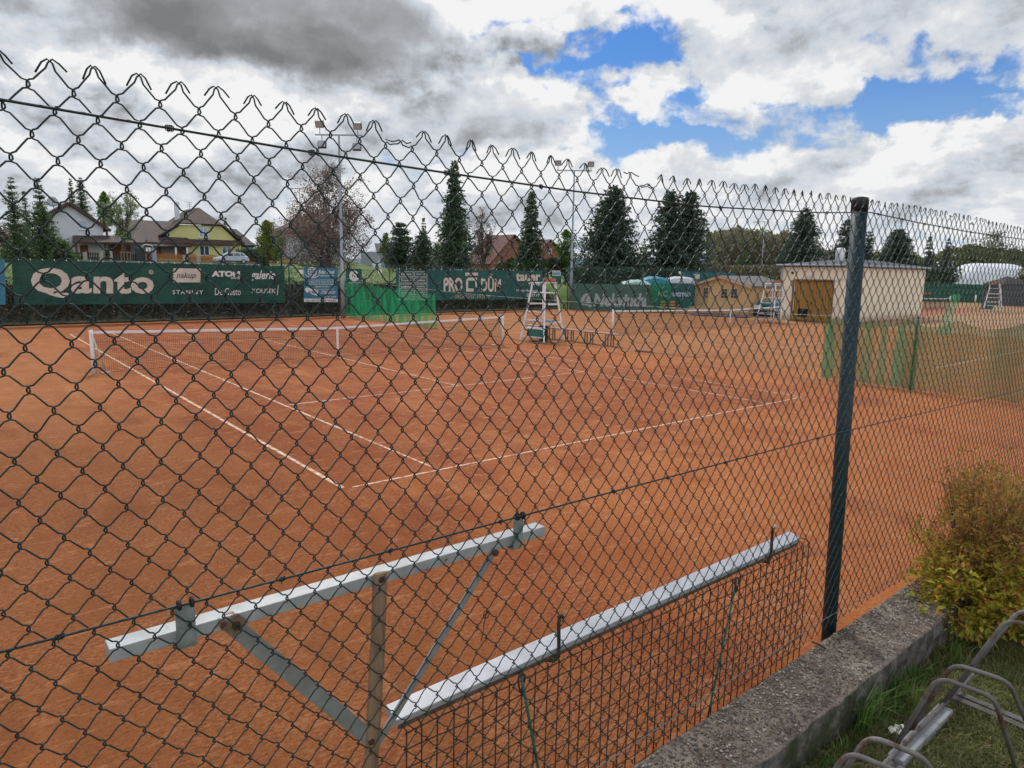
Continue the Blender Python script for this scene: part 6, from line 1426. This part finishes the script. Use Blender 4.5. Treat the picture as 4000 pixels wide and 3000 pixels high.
leafy('round_bush', 1030, 1017, 26, 84, L_HEDG2, 'small clipped round bush on the verge in front of the orange fence', size=.12, n=500, cat='shrub', group='shrubs behind the far fence', inner=.8)
# masses nobody could count
def mass_leaves(name, m_, N, fn, size, kind='stuff', label=None):
    mb = MB()
    for i in range(N):
        p = fn(); s = size*R.uniform(.6, 1.4); card(mb, p, rv(1)+EY*.2, s, s*R.uniform(.4, .7))
    return mb.build(name, m_, kind=kind)
def bank():
    while True:
        x = R.uniform(-16, 31); y = 29.25+2.4*R.random(); g = ground(x, y); h = (.32+.4*max(0, mno.noise((x*.7, y, 0)))+.16*mno.noise((x*2.7, y*2, 3)))
        if x > 10.7 and R.random() < .0: continue
        return Vector((x, y+R.gauss(0, .08), g*(1 if y > 30 else .85)+h*R.random()**.6*(1.15 if x < 12 else .8)+.02))
mass_leaves('bank_shrubbery', L_HEDGE, 34000, bank, .12)
def wood_fn(u0, u1, top, d0, d1, seed, zmin=0.0):
    def f():
        while True:
            u = R.uniform(u0, u1); d = R.uniform(d0, d1); vt = interp(top, u)+22*mno.noise((u*.022, seed, 0))+12*mno.noise((u*.09, seed, 4)); v = vt+(1130-vt)*R.random()**1.15
            p = far(u, v, d)
            if p.z < zmin: continue
            if mno.noise((p.x*.22, p.y*.22, p.z*.3+seed)) < -.28: continue
            return p
    return f
mass_leaves('brown_wood', L_BARE, 16000, wood_fn(2760, 3110, [(2760, 915), (2850, 900), (2960, 905), (3110, 930)], 105, 125, 3), .55)
mass_leaves('green_wood', leafmat('wood_leaves', (.13, .26, .05), (.19, .32, .07), None, .3, .4), 5200, wood_fn(2765, 3080, [(2760, 918), (2840, 900), (2980, 905), (3110, 930)], 126, 135, 7), .6)
mass_leaves('olive_wood', L_OLIVE, 15000, wood_fn(3560, 4150, [(3560, 1010), (3700, 985), (3760, 962), (3900, 975), (4150, 985)], 215, 260, 11), .95)
mass_leaves('brown_wood', L_BARE, 7000, wood_fn(3040, 3480, [(3040, 940), (3250, 985), (3480, 1000)], 112, 125, 5), .55)
# low scrub and hedge lines
def box_fn(u0, v0, u1, v1, d, dep=1.2):
    a, b_ = far(u0, v1, d), far(u1, v0, d)
    def f(): g = R.random(); p = a.lerp(Vector((b_.x, b_.y, a.z)), g); return Vector((p.x+R.gauss(0, .1), p.y+R.random()*dep, a.z-.3+(b_.z-a.z+.3)*R.random()**.8+.05*sin(g*40)))
    return f
hd = MB()
def hedge(name, u0, v0, u1, v1, d, m_, label, N, size):
    mb = MB(); f = box_fn(u0, v0, u1, v1, d)
    for i in range(N): s = size*R.uniform(.6, 1.3); card(mb, f(), rv(1), s, s*.6)
    tag(mb.build(name, m_), label, 'hedge')
hedge('hedge', 932, 976, 1092, 1010, 96, L_SPR, 'dark clipped hedge behind the orange fence right of the car', 2600, .3)
hedge('hedge', 2148, 1012, 2240, 1062, 64, L_HEDG2, 'row of small green thujas before the brick house', 1700, .2)
hedge('hedge', 1955, 1030, 2150, 1062, 60, L_HEDG2, 'low green hedge along the top of the banner with the square logo', 1500, .18)
hedge('hedge', 1540, 1036, 1730, 1056, 52, L_HEDGE, 'brownish scrub strip behind the number 2 plate', 1100, .14)
hedge('hedge', 2240, 1052, 2660, 1105, 58, L_SPRD, 'dark undergrowth along the foot of the two large pines', 4500, .26)
hedge('hedge', 2652, 1040, 3060, 1090, 80, L_BARE, 'brown scrub slope behind the pine shed', 3500, .3)
hedge('hedge', 3560, 1045, 3760, 1108, 96, L_SPRD, 'dark undergrowth beneath the small spruces', 2200, .4)
# flowers and longer grass on the meadow bank
mb = MB()
for i in range(9000):
    x = R.uniform(-14, 32); y = 30.6+R.random()**1.5*9; blade(mb, (x, y, ground(x, y)-.02), R.uniform(.05, .16), .06, .03, R.random()*6.28)
mb.build('meadow_grass', leafmat('meadow_blades', (.06, .12, .02), (.11, .17, .03), (.16, .18, .06), .6, .3), kind='stuff')
mb = MB()
for i in range(900):
    x = R.uniform(10, 32); y = 31.2+R.random()*4; p = Vector((x, y, ground(x, y)+.08)); card(mb, p, rv(1), .07, .07, Vector((0, 0, 1)))
mb.build('meadow_flowers', mat('white_flowers', (.6, .6, .55), .8), kind='stuff')
